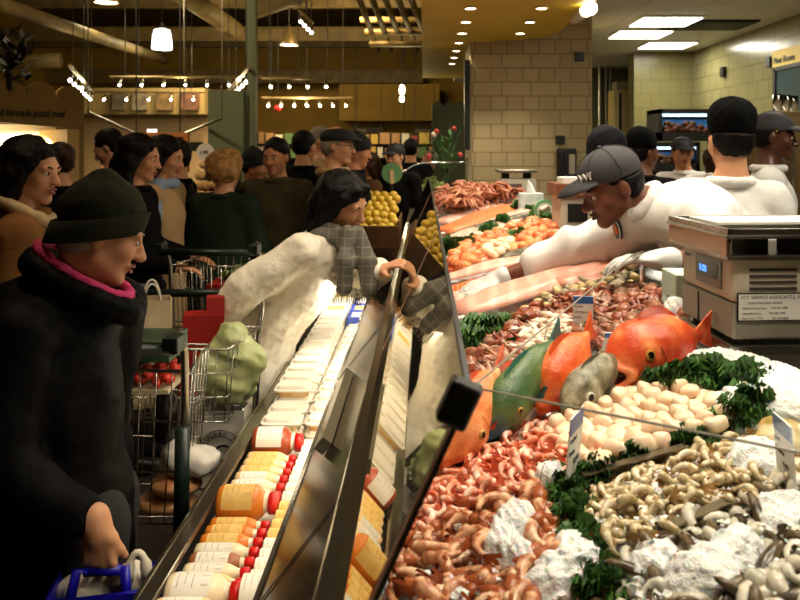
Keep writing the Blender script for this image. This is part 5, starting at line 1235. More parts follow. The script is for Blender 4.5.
def stand(x, y, h, th, lean=0, arms='down', sw=1.0):
    """joints of a standing figure; th: heading in degrees (0 = +x, 90 = +y)"""
    s = h/1.72; a = math.radians(th); f = V((math.cos(a), math.sin(a), 0)); r = V((math.sin(a), -math.cos(a), 0)); b = V((x, y, 0)); Z = V((0, 0, 1))
    L = lambda z: f*(lean*max(0, z - .9*s))
    J = dict(f=f, r=r, s=s, base=b, pel=b + Z*.93*s + L(.93*s), chest=b + Z*1.27*s + L(1.27*s), neck=b + Z*1.455*s + L(1.455*s), head=b + Z*.935*h + L(.935*h) + f*.03)
    for n_, q in (('R', 1), ('L', -1)):
        J['sh'+n_] = b + r*q*.175*s*sw + Z*1.385*s + L(1.4*s); J['hip'+n_] = b + r*q*.09*s + Z*.90*s; J['kn'+n_] = b + r*q*.095*s + Z*.49*s + f*.02; J['an'+n_] = b + r*q*.10*s + Z*.085*s
        if arms == 'down': J['el'+n_] = J['sh'+n_] + r*q*.05*s - Z*.29*s - f*.03; J['wr'+n_] = J['el'+n_] + r*q*.01 - Z*.24*s + f*.05
        elif arms == 'cart': J['el'+n_] = J['sh'+n_] + r*q*.06*s - Z*.27*s + f*.02; J['wr'+n_] = J['el'+n_] - r*q*.05 - Z*.05*s + f*.24*s
        elif arms == 'up': J['el'+n_] = J['sh'+n_] + r*q*.06*s - Z*.26*s + f*.06; J['wr'+n_] = J['el'+n_] - r*q*.10*s + Z*.10*s + f*.19*s
        J['hd'+n_] = (J['wr'+n_] - J['el'+n_]).normalized(); J['hn'+n_] = (-r*q) if arms != 'cart' else V((0, 0, -1))
    return J
def person(J, h, skin, label, vox=.009, curl=.45, neckk=.02, face=True, brow=H_blk, lip=M_lip, closed=False, gl=False, sides=(1, 1), group=None, glove=False, handsc=1.0):
    s_ = J['s']; B = S(); f = J['f']
    head_sdf(B, h, J['neck'])
    B.cap(J['neck'], J['chest'], .06*s_, .12*s_, .04, flat=(f, 1.3)); B.cap(J['chest'], J['pel'], .13*s_, .125*s_, .05, flat=(f, 1.35))
    for n_ in 'RL':
        B.cap(J['neck'] - V((0, 0, .03)), J['sh'+n_], .05*s_, .048*s_, .03); B.cap(J['sh'+n_], J['el'+n_], .048*s_, .038*s_, .02); B.cap(J['el'+n_], J['wr'+n_], .038*s_, .026*s_, .015)
        B.cap(J['hip'+n_], J['kn'+n_], .078*s_, .052*s_, .03); B.cap(J['kn'+n_], J['an'+n_], .052*s_, .034*s_, .02); B.cap(J['an'+n_] - V((0, 0, .04)), J['an'+n_] + f*.12 - V((0, 0, .05)), .035, .028, .02)
        B.cap(J['pel'], J['hip'+n_], .11*s_, .08*s_, .03)
        q = 1 if n_ == 'R' else -1
        hand(B, J['wr'+n_], J['hd'+n_], J['hn'+n_], J.get('curl'+n_, curl), sides[0 if n_ == 'R' else 1], handsc*s_, thumb=J.get('thumb', .6))
    o = B.build('person', SKIN[skin], vox, base=(J['base'].x, J['base'].y, 0)); tag(o, label, 'person', group)
    if face: face_parts(h, o, brow, lip, closed, gl)
    return o
def coat(J, root, m, hem, name='coat', vox=.011, fat=1.0, amp=.006, freq=16, seed=0, collar=.06, flare=1.0, cuff=.03, aniso=(1, 1, .6), cm=None, hood=False, sleeve=1.0, front=None):
    s_ = J['s']; s = S(); f = J['f']; Z = V((0, 0, 1)); top = J['neck']
    bot = V((J['pel'].x, J['pel'].y, hem)) if 'bot' not in J else J['bot']
    s.cap(J['neck'] - (J['neck'] - J['chest'])*.22, J['chest'], .072*s_*fat, .165*s_*fat, .05, flat=(f, 1.35)); s.cap(J['chest'], J['pel'], .168*s_*fat, .172*s_*fat, .05, flat=(f, 1.35)); s.cap(J['pel'], bot, .172*s_*fat, .19*s_*fat*flare, .05, flat=(f, 1.25))
    for n_ in 'RL':
        w = J['wr'+n_] + (J['el'+n_] - J['wr'+n_]).normalized()*cuff
        s.cap(J['neck'] - Z*.05*s_, J['sh'+n_], .062*s_*fat, .070*s_*fat, .04); s.cap(J['sh'+n_], J['el'+n_], .073*s_*fat*sleeve, .062*s_*fat*sleeve, .02); s.cap(J['el'+n_], w, .062*s_*fat*sleeve, .047*s_*fat*sleeve, .02)
        if J['wr'+n_].z > hem + .3 or True: s.cut if False else None
    if hood:
        s.ell(J['neck'] - f*.09 + Z*.0, (.12, .12, .08), k=.05)
    if 'bot' not in J: s.cut((0, 0, hem), (0, 0, -1))
    o = s.build(name, m, vox, root, amp=amp, freq=freq, seed=seed, aniso=aniso)
    if collar:
        d, a, b = frame((J['neck'] - J['chest']).normalized()*.7 + Z*.3); ctr = J['neck'] - d*.005
        q = S(); P_ = [ctr + (a*math.cos(t) + b*math.sin(t))*.074*s_*max(1, fat*.95) for t in np.linspace(0, 2*math.pi, 17)]
        for i in range(16): q.cap(P_[i] - d*.02, P_[i] + d*collar*.4, .02*s_, .013*s_, .01) if False else q.cap(P_[i], P_[i+1], collar*.36, None, .01)
        q.build('collar', cm or m, max(.007, vox*.75), o, amp=.002, freq=40)
    return o
def trousers(J, root, m=M_trous, vox=.013, kk=1.0):
    s_ = J['s']*kk; s = S()
    for n_ in 'RL': s.cap(J['pel'], J['hip'+n_], .12*s_, .10*s_, .04); s.cap(J['hip'+n_], J['kn'+n_], .098*s_, .074*s_, .03); s.cap(J['kn'+n_], J['an'+n_] + V((0, 0, .0)), .074*s_, .064*s_, .02)
    o = s.build('trousers', m, vox, root, amp=.003, freq=20)
    for n_ in 'RL':
        q = S(); q.cap(J['an'+n_] - V((0, 0, .035)), J['an'+n_] + J['f']*.13 - V((0, 0, .042)), .047, .04, .02); q.cut((0, 0, .004), (0, 0, -1)); q.build('shoe', m if False else M_shoe, .01, root)
def bystander(px, d, h, th, label, skin, ctop, hairm=H_blk, style='short', hatk=None, hatm=None, hem=.75, arms='down', hth=None, hp=-5, fat=1.0, gl=False, face=True, vox=.010, lean=0, amp=.006, collar=.05, tm=M_trous, yeye=None, sc=1.0, closed=False, seed=0, sw=1.0, lip=M_lip):
    if yeye is not None: h = (CAMZ - (yeye - VY)*d/F)/.935
    x = (px - VX)*d/F; J = stand(x, d, h, th, lean, arms, sw)
    hd = Head(J['head'], th if hth is None else hth, hp, 0, sc*min(1.04, max(.94, h/1.7)))
    o = person(J, hd, skin, label, vox, face=face, gl=gl, closed=closed, lip=lip, brow=hairm)
    coat(J, o, ctop, hem, vox=vox*1.25, fat=fat, amp=amp, collar=collar, seed=seed); trousers(J, o, tm)
    if style: hair(hd, o, hairm, style, vox*.75, seed, hatk is not None)
    if hatk: hat(hd, o, hatk, hatm, vox*.7)
    return o, J, hd
C_blk = cloth('black wool', c(8, 7, 7)); C_nvy = cloth('navy wool', c(17, 19, 26)); C_oliv = cloth('olive jacket', c(66, 60, 38), c(54, 48, 30)); C_tan = cloth('tan wool', c(134, 92, 52), c(122, 82, 44)); C_beige = cloth('beige wool', c(168, 138, 98)); C_brn = cloth('brown jacket', c(82, 56, 30)); C_dgr = cloth('dark green wool', c(30, 40, 30)); C_wht = mat('white cotton', c(224, 221, 216), .85, bump=.9, bs=9, spec=.12); C_cream = cloth('cream down', c(232, 224, 206), c(224, 214, 194), .6); C_gry = cloth('grey wool', c(90, 88, 84))

# --- the crowd, nearest first
o, J, hd = bystander(22, 2.75, 0, 18, 'woman with dark bobbed hair in a tan coat at the left edge', 'light', C_tan, H_blk, 'bob', hem=.55, yeye=171, hth=-8, hp=-8, vox=.007, fat=1.0, collar=.07)
s = S(); P_ = [J['neck'] + V((.085*math.cos(t), .085*math.sin(t), .02 - .05*math.cos(t - math.radians(18)))) for t in np.linspace(0, 2*math.pi, 15)]
for i in range(14): s.cap(P_[i], P_[i+1], .024, None, .01)
s.path([P_[1], P_[1] + V((.05, .02, -.10)), P_[1] + V((.06, .02, -.22))], [.03, .035, .03], .02); s.build('scarf', mat('cream scarf', c(196, 170, 130), .9, bump=.4, bs=60), .007, o, amp=.003, freq=40)
MB().ell(hd.p(.083, -.005, -.038), .007).build('earring', M_chrome, o, True)
bystander(134, 4.0, 0, 5, 'woman with long black hair in a long black coat', 'tan', C_blk, H_blk, 'long', hem=.42, yeye=158, hth=0, hp=-10, arms='cart', seed=2)
o, J, hd = bystander(161, 4.5, 0, -5, 'woman with black hair wearing beige coat and pale blue scarf', 'tan', C_beige, H_blk, 'bob', hem=.45, yeye=157, hth=-5, hp=-14, arms='down', seed=3)
s = S(); a = J['neck']
for i in range(12): s.cap(a + V((.08*math.cos(i*.524), .08*math.sin(i*.524), 0)), a + V((.08*math.cos((i+1)*.524), .08*math.sin((i+1)*.524), 0)), .03, None, .01)
s.path([a + V((.02, -.09, 0)), a + V((.02, -.20, -.16)), a + V((.03, -.21, -.45)), a + V((.03, -.20, -.62))], [.035, .045, .05, .045], .02); s.build('scarf', mat('pale blue scarf', c(128, 146, 172), .9, bump=.4, bs=50), .009, o, amp=.004, freq=30)
bystander(179, 5.2, 0, 180, 'short dark-haired person in black coat beside the potato heap', 'tan', C_blk, H_blk, 'short', hem=.5, yeye=158, hth=200, arms='down', seed=4)
bystander(113, 5.4, 0, 175, 'man with short dark hair looking down beside the wooden kiosk post', 'light', C_blk, H_blk, 'short', hem=.7, yeye=148, hth=185, hp=-28, seed=5)
bystander(60, 4.6, 0, 100, 'person with tied brown hair in a dark jacket facing the kiosk', 'light', C_nvy, H_brn, 'bun', hem=.7, yeye=163, hth=110, face=False, seed=6)
bystander(224, 4.75, 0, 75, 'blonde curly-haired woman in dark green coat seen from behind', 'light', C_dgr, H_bld, 'curly', hem=.5, yeye=172, hth=80, face=False, fat=1.12, arms='cart', seed=7, sc=1.1)
bystander(251, 5.6, 0, -15, 'person in black knit beanie behind the curly blonde woman', 'tan', C_blk, H_blk, 'short', 'beanie', mat('black knit', c(20, 18, 16), .9, bump=.6, bs=120), hem=.6, yeye=166, hth=-10, hp=-10, seed=8)
bystander(277, 5.05, 0, -95, 'dark-haired man in olive zip jacket facing the camera', 'tan', C_oliv, H_blk, 'short', hem=.7, yeye=157, hth=-105, hp=-8, seed=9, fat=1.05)
bystander(303, 6.1, 0, 70, 'dark-haired man in black jacket turned away behind the flat-capped man', 'light', C_blk, H_blk, 'short', hem=.7, yeye=147, hth=60, face=False, seed=10)
bystander(319, 6.8, 0, -10, 'grey-haired man glimpsed behind the black flat cap', 'light', C_beige, H_gry, 'short', hem=.7, yeye=141, hth=-10, seed=11, tm=M_jean)
o, J, hd = bystander(333, 4.95, 0, 5, 'older man in black flat cap and glasses looking right', 'light', C_blk, H_gry, 'short', 'flatcap', mat('black flat cap', c(16, 15, 15), .8, bump=.4, bs=90), hem=.55, yeye=146, hth=-12, hp=-3, gl=True, seed=12)
s = S(); a = J['neck']
for i in range(12): s.cap(a + V((.085*math.cos(i*.524), .085*math.sin(i*.524), -.01)), a + V((.085*math.cos((i+1)*.524), .085*math.sin((i+1)*.524), -.01)), .03, None, .01)
s.build('scarf', mat('beige scarf', c(166, 134, 84), .9, bump=.4, bs=60), .009, o, amp=.003, freq=40)
bystander(354, 6.0, 0, 0, 'man in black knit cap just beyond the flat-capped man', 'tan', C_blk, H_blk, 'short', 'beanie', mat('black knit', c(20, 18, 16), .9), hem=.6, yeye=151, hth=-10, hp=-12, seed=13)
bystander(371, 7.2, 0, -160, 'brown-haired woman in a brown jacket near the yellow fruit', 'tan', C_brn, H_brn, 'bob', hem=.6, yeye=165, hth=-165, hp=-10, arms='up', seed=14)
o, J, hd = bystander(396, 7.2, 0, -110, 'man in black cap and long black coat by the green disc', 'light', C_blk, H_blk, 'short', 'cap', mat('black cap cloth', c(18, 18, 20), .7), hem=.35, yeye=157, hth=-120, hp=-5, seed=15)
bystander(411, 8.9, 0, 80, 'man in navy coat and dark cap behind the black-coated man', 'light', C_nvy, H_blk, 'short', 'cap', mat('navy cap cloth', c(26, 28, 36), .7), hem=.5, yeye=150, hth=70, face=False, seed=16)
bystander(427, 9.5, 0, 0, 'person in dark coat far off beyond the glass guard', 'light', C_nvy, H_gry, 'short', hem=.5, yeye=160, hth=180, seed=17)

# --- old woman in the knit hat
d0 = 1.78; Hc = P(101, 233, d0); h_ = Hc.z/.935
J = stand(Hc.x - .02, d0, h_, 14, .04, 'down', 1.0); hd = Head(Hc, 26, -20, 0, .95)
J['head'] = Hc; J['neck'] = V((Hc.x - .05, d0, Hc.z - .165)); J['chest'] = V((Hc.x - .085, d0, 1.13)); J['pel'] = V((Hc.x - .075, d0, .82))
J['shR'] = V((Hc.x - .11, d0 - .165, 1.245)); J['shL'] = V((Hc.x - .04, d0 + .16, 1.245)); wr = P(95, 508, 1.55)
J['elR'] = V((Hc.x - .13, d0 - .21, 1.0)); J['wrR'] = V((wr.x, 1.56, .885)); J['hdR'] = V((.06, .02, -1)); J['hnR'] = V((.1, 1, .1)); J['curlR'] = .62; J['thumb'] = 2.4
J['elL'] = J['shL'] + V((-.05, .06, -.27)); J['wrL'] = J['elL'] + V((.03, 0, -.24)); J['hdL'] = V((0, 0, -1)); J['hnL'] = V((0, -1, 0))
old = person(J, hd, 'light', 'old woman in dark green knit hat and black quilted coat', .005, brow=H_gry, lip=mat('pale lips', c(150, 96, 78), .5), handsc=1.05)
C_puf = mat('black quilted coat', c(6, 5, 5), .6, bump=.35, bs=30, spec=.08)
coat(J, old, C_puf, .33, vox=.008, fat=1.08, amp=.007, freq=14, collar=.0, flare=1.08, cuff=.05, aniso=(1, 1, 1.6), hood=True, sleeve=1.12)
trousers(J, old)
M_knit = bricks('dark green knit', c(38, 42, 14), c(34, 38, 12), c(26, 29, 8), .010, .007, .5, 'XZ', .95, msize=.001)
hat(hd, old, 'beanie', M_knit, .005)
hair(hd, old, H_gry, 'short', .006, 0, -.018)
nk = J['neck']; fr = V((math.cos(.2), math.sin(.2), 0)); sd = V((-fr.y, fr.x, 0))
for nm, m, R_, dz, th in (('pink_collar', mat('pink fleece', c(206, 58, 112), .9, bump=.4, bs=90), .092, .036, .012), ('coat_collar', C_puf, .100, .002, .030)):
    s = S(); g = lambda t: nk + fr*(R_*1.06*math.cos(t) + .012) + sd*R_*.95*math.sin(t) + V((0, 0, dz + .042 - .062*math.cos(t)))
    for i in range(20): s.cap(g(i/20*2*math.pi), g((i+1)/20*2*math.pi), th, None, .006)
    s.build(nm, m, .006, old, amp=.002, freq=40)

# --- woman in the cream coat leaning over the case
Hc = P(343, 202, 3.12)
J = stand(-.745, 3.12, 1.60, 0); hd = Head(Hc, -22, -26, 8, .98)
f = V((.80, -.05, .6)); J['f'] = V((1, 0, 0)) ; J['base'] = V((-.745, 3.12, 0))
J['pel'] = V((-.67, 3.12, .88)); J['chest'] = V((-.46, 3.12, 1.13)); J['neck'] = V((-.385, 3.12, 1.27)); J['f'] = V((.86, 0, -.5)).normalized()
J['shR'] = P(303, 252, 2.98); J['elR'] = P(247, 287, 2.93); J['wrR'] = P(212, 330, 2.93); J['hdR'] = V((-.6, .1, -.6)); J['hnR'] = V((-.3, .2, -1))
J['shL'] = P(338, 252, 3.28); J['elL'] = V((-.26, 3.16, 1.10)); J['wrL'] = V((-.165, 3.0, 1.165)); J['hdL'] = V((.75, -.45, .45)); J['hnL'] = V((.4, .2, -1)); J['curlL'] = .5
for n_, q in (('R', -.09), ('L', .09)): J['hip'+n_] = V((-.70, 3.12 + q, .82)); J['kn'+n_] = V((-.72, 3.12 + q, .46)); J['an'+n_] = V((-.76, 3.12 + q, .085))
wc = person(J, hd, 'light', 'woman in cream down coat leaning over the open case, arm outstretched', .006, closed=True, sides=(1, -1))
J2 = dict(J); J2['bot'] = V((-.72, 3.12, .56))
coat(J2, wc, C_cream, .5, vox=.007, fat=1.07, amp=.007, freq=22, flare=1.3, collar=.075, cuff=.03, aniso=(1, 1, 1), sleeve=1.12, seed=5)
trousers(J, wc, M_jean, .011, .82)
hair(hd, wc, H_blk, 'long', .006, 3)
M_plaid = bricks('grey plaid wool', c(98, 94, 84), c(84, 80, 72), c(116, 112, 100), .034, .034, 0, 'XZ', .95, msize=.0025)
s = S(); nk = J['neck'] + V((.02, -.0, .01)); dv = V((.45, 0, .9)).normalized(); a_ = V((0, 1, 0)); b_ = dv.cross(a_)
for rr, zz, th in ((.066, .030, .022), (.076, -.002, .026)):
    for i in range(16):
        g = lambda k: nk + (a_*math.cos(k*.3927) + b_*math.sin(k*.3927))*rr + dv*(zz + .012*math.sin(k))
        s.cap(g(i), g(i+1), th, None, .012)
e1 = P(345, 288, 2.96); e2 = P(369, 289, 2.98)
s.path([P(348, 232, 3.03), P(345, 262, 2.97), e1], [.030, .032, .034], .02); s.path([P(358, 232, 3.05), P(367, 262, 3.0), e2], [.030, .036, .036], .02)
sc_ = s.build('scarf', M_plaid, .006, wc, amp=.004, freq=34)
mb = MB(); rg = random.Random(2)
for e in (e1, e2):
    for i in range(16): x = (i - 7.5)*.0058; mb.tube([e + V((x, rg.uniform(-.012, .012), .0)), e + V((x*1.25, rg.uniform(-.02, .02), -.05 - rg.random()*.02))], .0018, 4)
mb.build('fringe', M_plaid, sc_)

# --- seafood worker in the grey cap reaching over the fish
Hc = P(611, 187, 2.6)
J = stand(1.22, 2.72, 1.78, 180); hd = Head(Hc, 192, -24, 0, 1.04)
J['pel'] = V((1.24, 2.70, 1.02)); J['chest'] = V((.93, 2.62, 1.37)); J['neck'] = V((.725, 2.62, 1.455)); J['f'] = V((-.75, -.1, -.65)).normalized()
J['shR'] = P(648, 222, 2.80); J['elR'] = P(574, 250, 2.86); J['wrR'] = P(496, 280, 2.86); J['hdR'] = V((-.78, -.42, -.20)); J['hnR'] = V((-.3, .05, -1)); J['curlR'] = .25
J['shL'] = P(702, 218, 2.46); J['elL'] = P(728, 262, 2.32); J['wrL'] = P(662, 260, 2.31); J['hdL'] = V((-1, .1, .02)); J['hnL'] = V((-.1, -.0, -1)); J['curlL'] = .4
wk = person(J, hd, 'brown', 'worker in white coat and dark grey cap reaching across the fish', .006, lip=M_lipd, sides=(1, -1))
for n_ in 'RL':
    J['hip'+n_] = V((1.24, 2.70 + (.09 if n_ == 'R' else -.09), .98))
coat(J, wk, C_wht, .62, vox=.007, fat=1.05, amp=.010, freq=16, collar=.06, cuff=.16, sleeve=1.2, seed=8)
trousers(J, wk)
C_cap = mat('charcoal cap cloth', c(58, 56, 58), .8, bump=.2, bs=150); C_capb = mat('black cap brim', c(24, 24, 26), .7)
hair(hd, wk, H_blk, 'short', .006, 0, True)
cp = hat(hd, wk, 'cap', C_cap, .005, C_capb)
text('lettering', 'Wf', .036, mat('cap emblem white', c(214, 208, 200), .7), hd.p(-.022, .100, .062), hd.r*-.80 - hd.f*.60, hd.u + hd.r*.22 - hd.f*.26, cp, .004)
# thin gloves over both hands
M_glove = mat('white vinyl glove', c(196, 198, 194), .35, sss=.1)
for n_, sd_ in (('R', 1), ('L', -1)):
    g = S(); hand(g, J['wr'+n_], J['hd'+n_], J['hnR' if n_ == 'R' else 'hnL'], J['curl'+n_], sd_, 1.10*J['s'], thumb=.6)
    dv = (J['el'+n_] - J['wr'+n_]).normalized(); g.cap(J['wr'+n_], J['wr'+n_] + dv*.025, .034, .040, .01); g.build('glove', M_glove, .005, wk)
# round embroidered badge on the chest
bp = P(608, 229, 2.47)
hit = None
for ch in wk.children:
    if ch.name.startswith('coat'):
        q = ch.closest_point_on_mesh(P(606, 233, 2.60) - wloc(ch)); nb = Vector(q[2]).normalized(); bp = Vector(q[1]) + wloc(ch)
        if nb.y > 0: nb.negate()
        o = MB().lathe([(.0, -.004), (.036, -.004), (.036, .004), (.030, .005), (.0, .005)], bp, nb, 28).build('badge', M_blk, ch, True)
        _, a_, b_ = frame(nb); MB().tube([bp + nb*.005 + a_*.036*math.cos(t) + b_*.036*math.sin(t) for t in np.linspace(0, 2*math.pi, 33)], .0018, 5).build('badge_rim', M_card, o, True); mb = MB()
        for x, y, r in ((.006, .008, .014), (-.008, -.004, .012), (.012, -.010, .009)): mb.lathe([(.0, .005), (r, .005), (r*.8, .0075), (0, .008)], bp + a_*x + b_*y, nb, 12)
        mb.build('badge_emblem', mat('badge red', c(206, 60, 28), .6, col2=c(220, 150, 60), vs=50), o, True); break

# --- other staff
o, J, hd = bystander(731, 3.15, 0, 80, 'worker in white coat and puffy black hat seen from behind', 'light', C_wht, H_blk, 'short', 'puffy', mat('black cloth hat', c(7, 7, 7), .85, bump=.3, bs=60, spec=.1), hem=.6, yeye=141, hth=95, face=False, fat=.98, vox=.007, collar=.06, seed=20, amp=.009, sw=.86)
o, J, hd = bystander(768, 4.15, 0, -20, 'dark-skinned worker in grey cap looking right behind the puffy hat', 'dark', C_wht, H_blk, 'short', 'cap', C_cap, hem=.6, yeye=137, hth=-25, hp=-6, vox=.007, seed=21, lip=M_lipd)
MB().ell(hd.p(.072, .01, .03), (.012, .006, .006), hd.R).build('ear_pencil', mat('yellow pencil', c(230, 180, 40), .5), o, True)
bystander(672, 3.55, 0, 180, 'worker with navy cloth hat turned away behind the grey cap', 'brown', C_blk, H_blk, 'short', 'puffy', mat('blue black hat', c(14, 14, 20), .8, spec=.15), hem=.7, yeye=163, hth=100, face=False, seed=22, lean=.40)
bystander(642, 5.0, 0, 60, 'worker in black jacket with black hat before the lower tank', 'brown', C_blk, H_blk, 'short', 'puffy', mat('black cloth hat', c(7, 7, 7), .85), hem=.7, yeye=153, hth=20, seed=23)
bystander(684, 6.2, 0, -130, 'worker in white jacket and black cap facing the counter', 'tan', C_wht, H_blk, 'short', 'cap', mat('black cap cloth', c(18, 18, 20), .7), hem=.6, yeye=153, hth=-95, seed=24, arms='up')
bystander(712, 5.2, 0, 40, 'worker in white coat and dark cap bending beside the tanks', 'light', C_wht, H_brn, 'bob', 'beanie', mat('teal black cap', c(36, 42, 44), .8), hem=.6, yeye=153, hth=20, face=False, seed=25, lean=.15)
# ---------------------------------------------------------------- shopping carts and their load
M_wire = mat('cart chrome wire', c(168, 164, 152), .22, .9); M_grip = mat('dark green grip', c(16, 30, 24), .4)
def cart(org, th, L, Wd, z0, z1, label, zh=1.06, tall=False):
    """org: middle of the handle end on the floor; th: pushing direction"""
    a = math.radians(th); f = V((math.cos(a), math.sin(a), 0)); r = V((math.sin(a), -math.cos(a), 0)); O = V(org)
    t = thing('shopping_cart', label, 'cart', O); q = lambda x, y, z: O + r*x + f*y + V((0, 0, z))
    tp = .86; mb = MB(); w = Wd/2
    for z, s0 in ((z0, .88), ((z0*.66 + z1*.34), .92), ((z0*.33 + z1*.67), .96), (z1, 1.0)):
        rr = .005 if z == z1 else .003
        pts = [q(-w*s0, .04, z), q(w*s0, .04, z), q(w*s0*tp, L*s0, z), q(-w*s0*tp, L*s0, z), q(-w*s0, .04, z)]
        mb.tube(pts, rr, 6)
    n = int(L/.05); wires = MB()
    for i in range(n + 1):
        y = i/n
        for sg in (-1, 1): wires.tube([q(sg*w*.88*(1 + (tp-1)*y), .04 + (L*.88 - .04)*y, z0), q(sg*w*(1 + (tp-1)*y), .04 + (L - .04)*y, z1)], .0022, 5)
        wires.tube([q(-w*.88*(1 + (tp-1)*y), .04 + (L*.88 - .04)*y, z0), q(w*.88*(1 + (tp-1)*y), .04 + (L*.88 - .04)*y, z0)], .002, 5)
    m_ = int(Wd/.045)
    for i in range(m_ + 1):
        x = -w + Wd*i/m_; wires.tube([q(x*.88, .04, z0), q(x, .04, z1)], .0022, 5); wires.tube([q(x*.88*tp, L*.88, z0), q(x*tp, L, z1)], .0022, 5)
    mb.build('basket_rims', M_wire, t, True); wires.build('basket_wires', M_wire, t, True)
    mb = MB()
    for sg in (-1, 1):
        mb.tube([q(sg*w, -.10, zh - .04), q(sg*w, -.04, zh), q(sg*w, .0, zh - .06), q(sg*w*.98, .02, z1), q(sg*w*.95, .05, z0), q(sg*w*.9, .10, .22), q(sg*w*.8, L*.9, .16)], .012, 8)
        mb.tube([q(sg*w*.86, L*.5, z0), q(sg*w*.8, L*.85, .16)], .010, 8)
    mb.build('cart_frame', M_wire, t, True)
    g = MB().tube([q(-w, -.10, zh - .035), q(w, -.10, zh - .035)], .016, 10).build('handle_grip', M_grip, t, True)
    for sg in (-1, 1): bevel(MB().obox(q(sg*w, -.08, zh - .02), r*.022, f*.035, V((0, 0, .022))).build('corner_block', M_grip, t), .005)
    for sg in (-1, 1):
        for y in (.12, L*.88): MB().cyl(q(sg*w*.84 - .012, y, .065), q(sg*w*.84 + .012, y, .065), .062, n=16).build('wheel', M_blk, t)
    return t, q
c1, q1_ = cart((-.935, 2.20, 0), 88, .34, .52, .56, 1.0, 'nearest shopping cart, its end wires beside the quilted coat', 1.13)
for sg in (1,): MB().tube([q1_(.255, -.02, .50), q1_(.262, -.02, .86)], .021, 12).build('post_sleeve', M_grip, c1, True)
c2, q2_ = cart((-.86, 2.93, 0), -90, .36, .50, .72, .975, 'middle shopping cart with dark handle holding paper bag and red box', 1.11)
c3, q3_ = cart((-.985, 3.64, 0), 86, .50, .44, .68, 1.08, 'farthest shopping cart before the curly-haired woman', 1.2)
# load
def bag(name, ctr, w, dp, h, m, label, th=0, handles=None, hm=None, amp=.004, cat='bag', grp=None):
    a = math.radians(th); r = V((math.cos(a), math.sin(a), 0)); f = V((-math.sin(a), math.cos(a), 0)); O = V(ctr); n = 8
    t = thing(name, label, cat, O, grp); rg = random.Random(int(abs(ctr[0])*1000)); mb = MB()
    rings = []
    for i, (s_, z) in enumerate(((.96, 0), (1, .02), (1.02, h*.4), (1.0, h*.75), (.97, h), (.93, h), (.93, h*.5))):
        rings.append([O + r*x*s_ + f*y*s_ + V((0, 0, z)) + V((rg.uniform(-amp, amp), rg.uniform(-amp, amp), rg.uniform(-amp, amp) if z else 0)) for x, y in ((-w/2, -dp/2), (-w*.2, -dp/2), (w*.2, -dp/2), (w/2, -dp/2), (w/2, 0), (w/2, dp/2), (0, dp/2), (-w/2, dp/2), (-w/2, 0))])
    mb.ring(rings, True, True); mb.build('bag_body', m, t)
    if handles:
        for sy in (-1, 1):
            pts = [O + r*(handles[0]*math.cos(q)) + f*sy*dp*.42 + V((0, 0, h*.92 + handles[1]*math.sin(q))) for q in np.linspace(0, math.pi, 12)]
            MB().tube(pts, handles[2], 7).build('bag_handle', hm or m, t, True)
    return t, O, r, f
M_paper = mat('pale paper bag', c(196, 176, 140), .8, col2=c(180, 158, 120), vs=5); M_whbag = mat('white paper bag', c(200, 194, 180), .7, col2=c(184, 176, 160), vs=6)
zb2 = .63
t, O, r, f = bag('paper_bag', (P(152, 0, 2.76).x, 2.76, .735), .13, .11, .37, M_paper, 'pale paper bag with loop handles in the middle cart', 20, (.030, .09, .004), mat('twisted paper handle', c(206, 198, 184), .6))
zb1 = .565
t, O, r, f = bag('paper_bag', (P(222, 0, 2.75).x, 2.75, .46), .18, .10, .265, M_whbag, 'white paper bag with round black C emblem low in the cart', 0, (.035, .11, .004), mat('twisted paper handle', c(206, 198, 184), .6))
M_emb = mat('emblem ink', c(34, 32, 30), .6); ce = O + f*-.058 + V((.01, 0, .125)); up = V((0, 0, 1))
for rr in (.078, .056): MB().tube([ce + r*rr*math.cos(q) + up*rr*math.sin(q) for q in np.linspace(0, 2*math.pi, 41)], .0016, 5).build('emblem_ring', M_emb, t)
text('emblem_letter', 'C', .085, M_emb, ce - r*.028 - up*.03, r, up, t, .001)
for i, chh in enumerate('GROCERY MARKET NEW YORK '):
    q = math.pi*.95 - i*2*math.pi/24
    if chh != ' ': text('emblem_letter', chh, .02, M_emb, ce + r*.060*math.cos(q) + up*.060*math.sin(q), r*math.sin(q) - up*math.cos(q), r*math.cos(q) + up*math.sin(q), t, .001)
tag(MB().box((O.x - .28, 2.56, .435), (O.x + .12, 2.92, .455)).build('cart_lower_tray', M_wire), 'lower wire tray of cart carrying the white C bag', 'tray')
t = thing('gift_box', 'red box standing at an angle in the middle cart', 'box', P(204, 320, 2.86))
b0 = V((P(202, 0, 2.86).x, 2.86, .885)); M_redb = mat('red box', c(150, 22, 18), .5)
MB().obox(b0, V((.07, .015, .0)), V((-.01, .045, 0)), V((.01, 0, .15))).build('box', M_redb, t); MB().obox(b0 + V((.05, 0, .17)), V((.03, .008, .0)), V((-.008, .03, 0)), V((0, 0, .04))).build('box_flap', M_redb, t)
s = S(); p = P(229, 356, 2.74)
for dx, dz, r_ in ((0, 0, .085), (.045, -.02, .075), (-.05, -.05, .07), (.015, .06, .05), (0, -.10, .08)): s.ell(p + V((dx, 0, dz)), (r_, .07, r_), k=.05)
tag(s.build('produce_bag', mat('pale green plastic bag', c(150, 158, 106), .3, col2=c(178, 184, 134), vs=10, sss=.2), .009, amp=.012, freq=30, seed=4), 'crinkled pale green produce bag in the middle cart', 'bag')
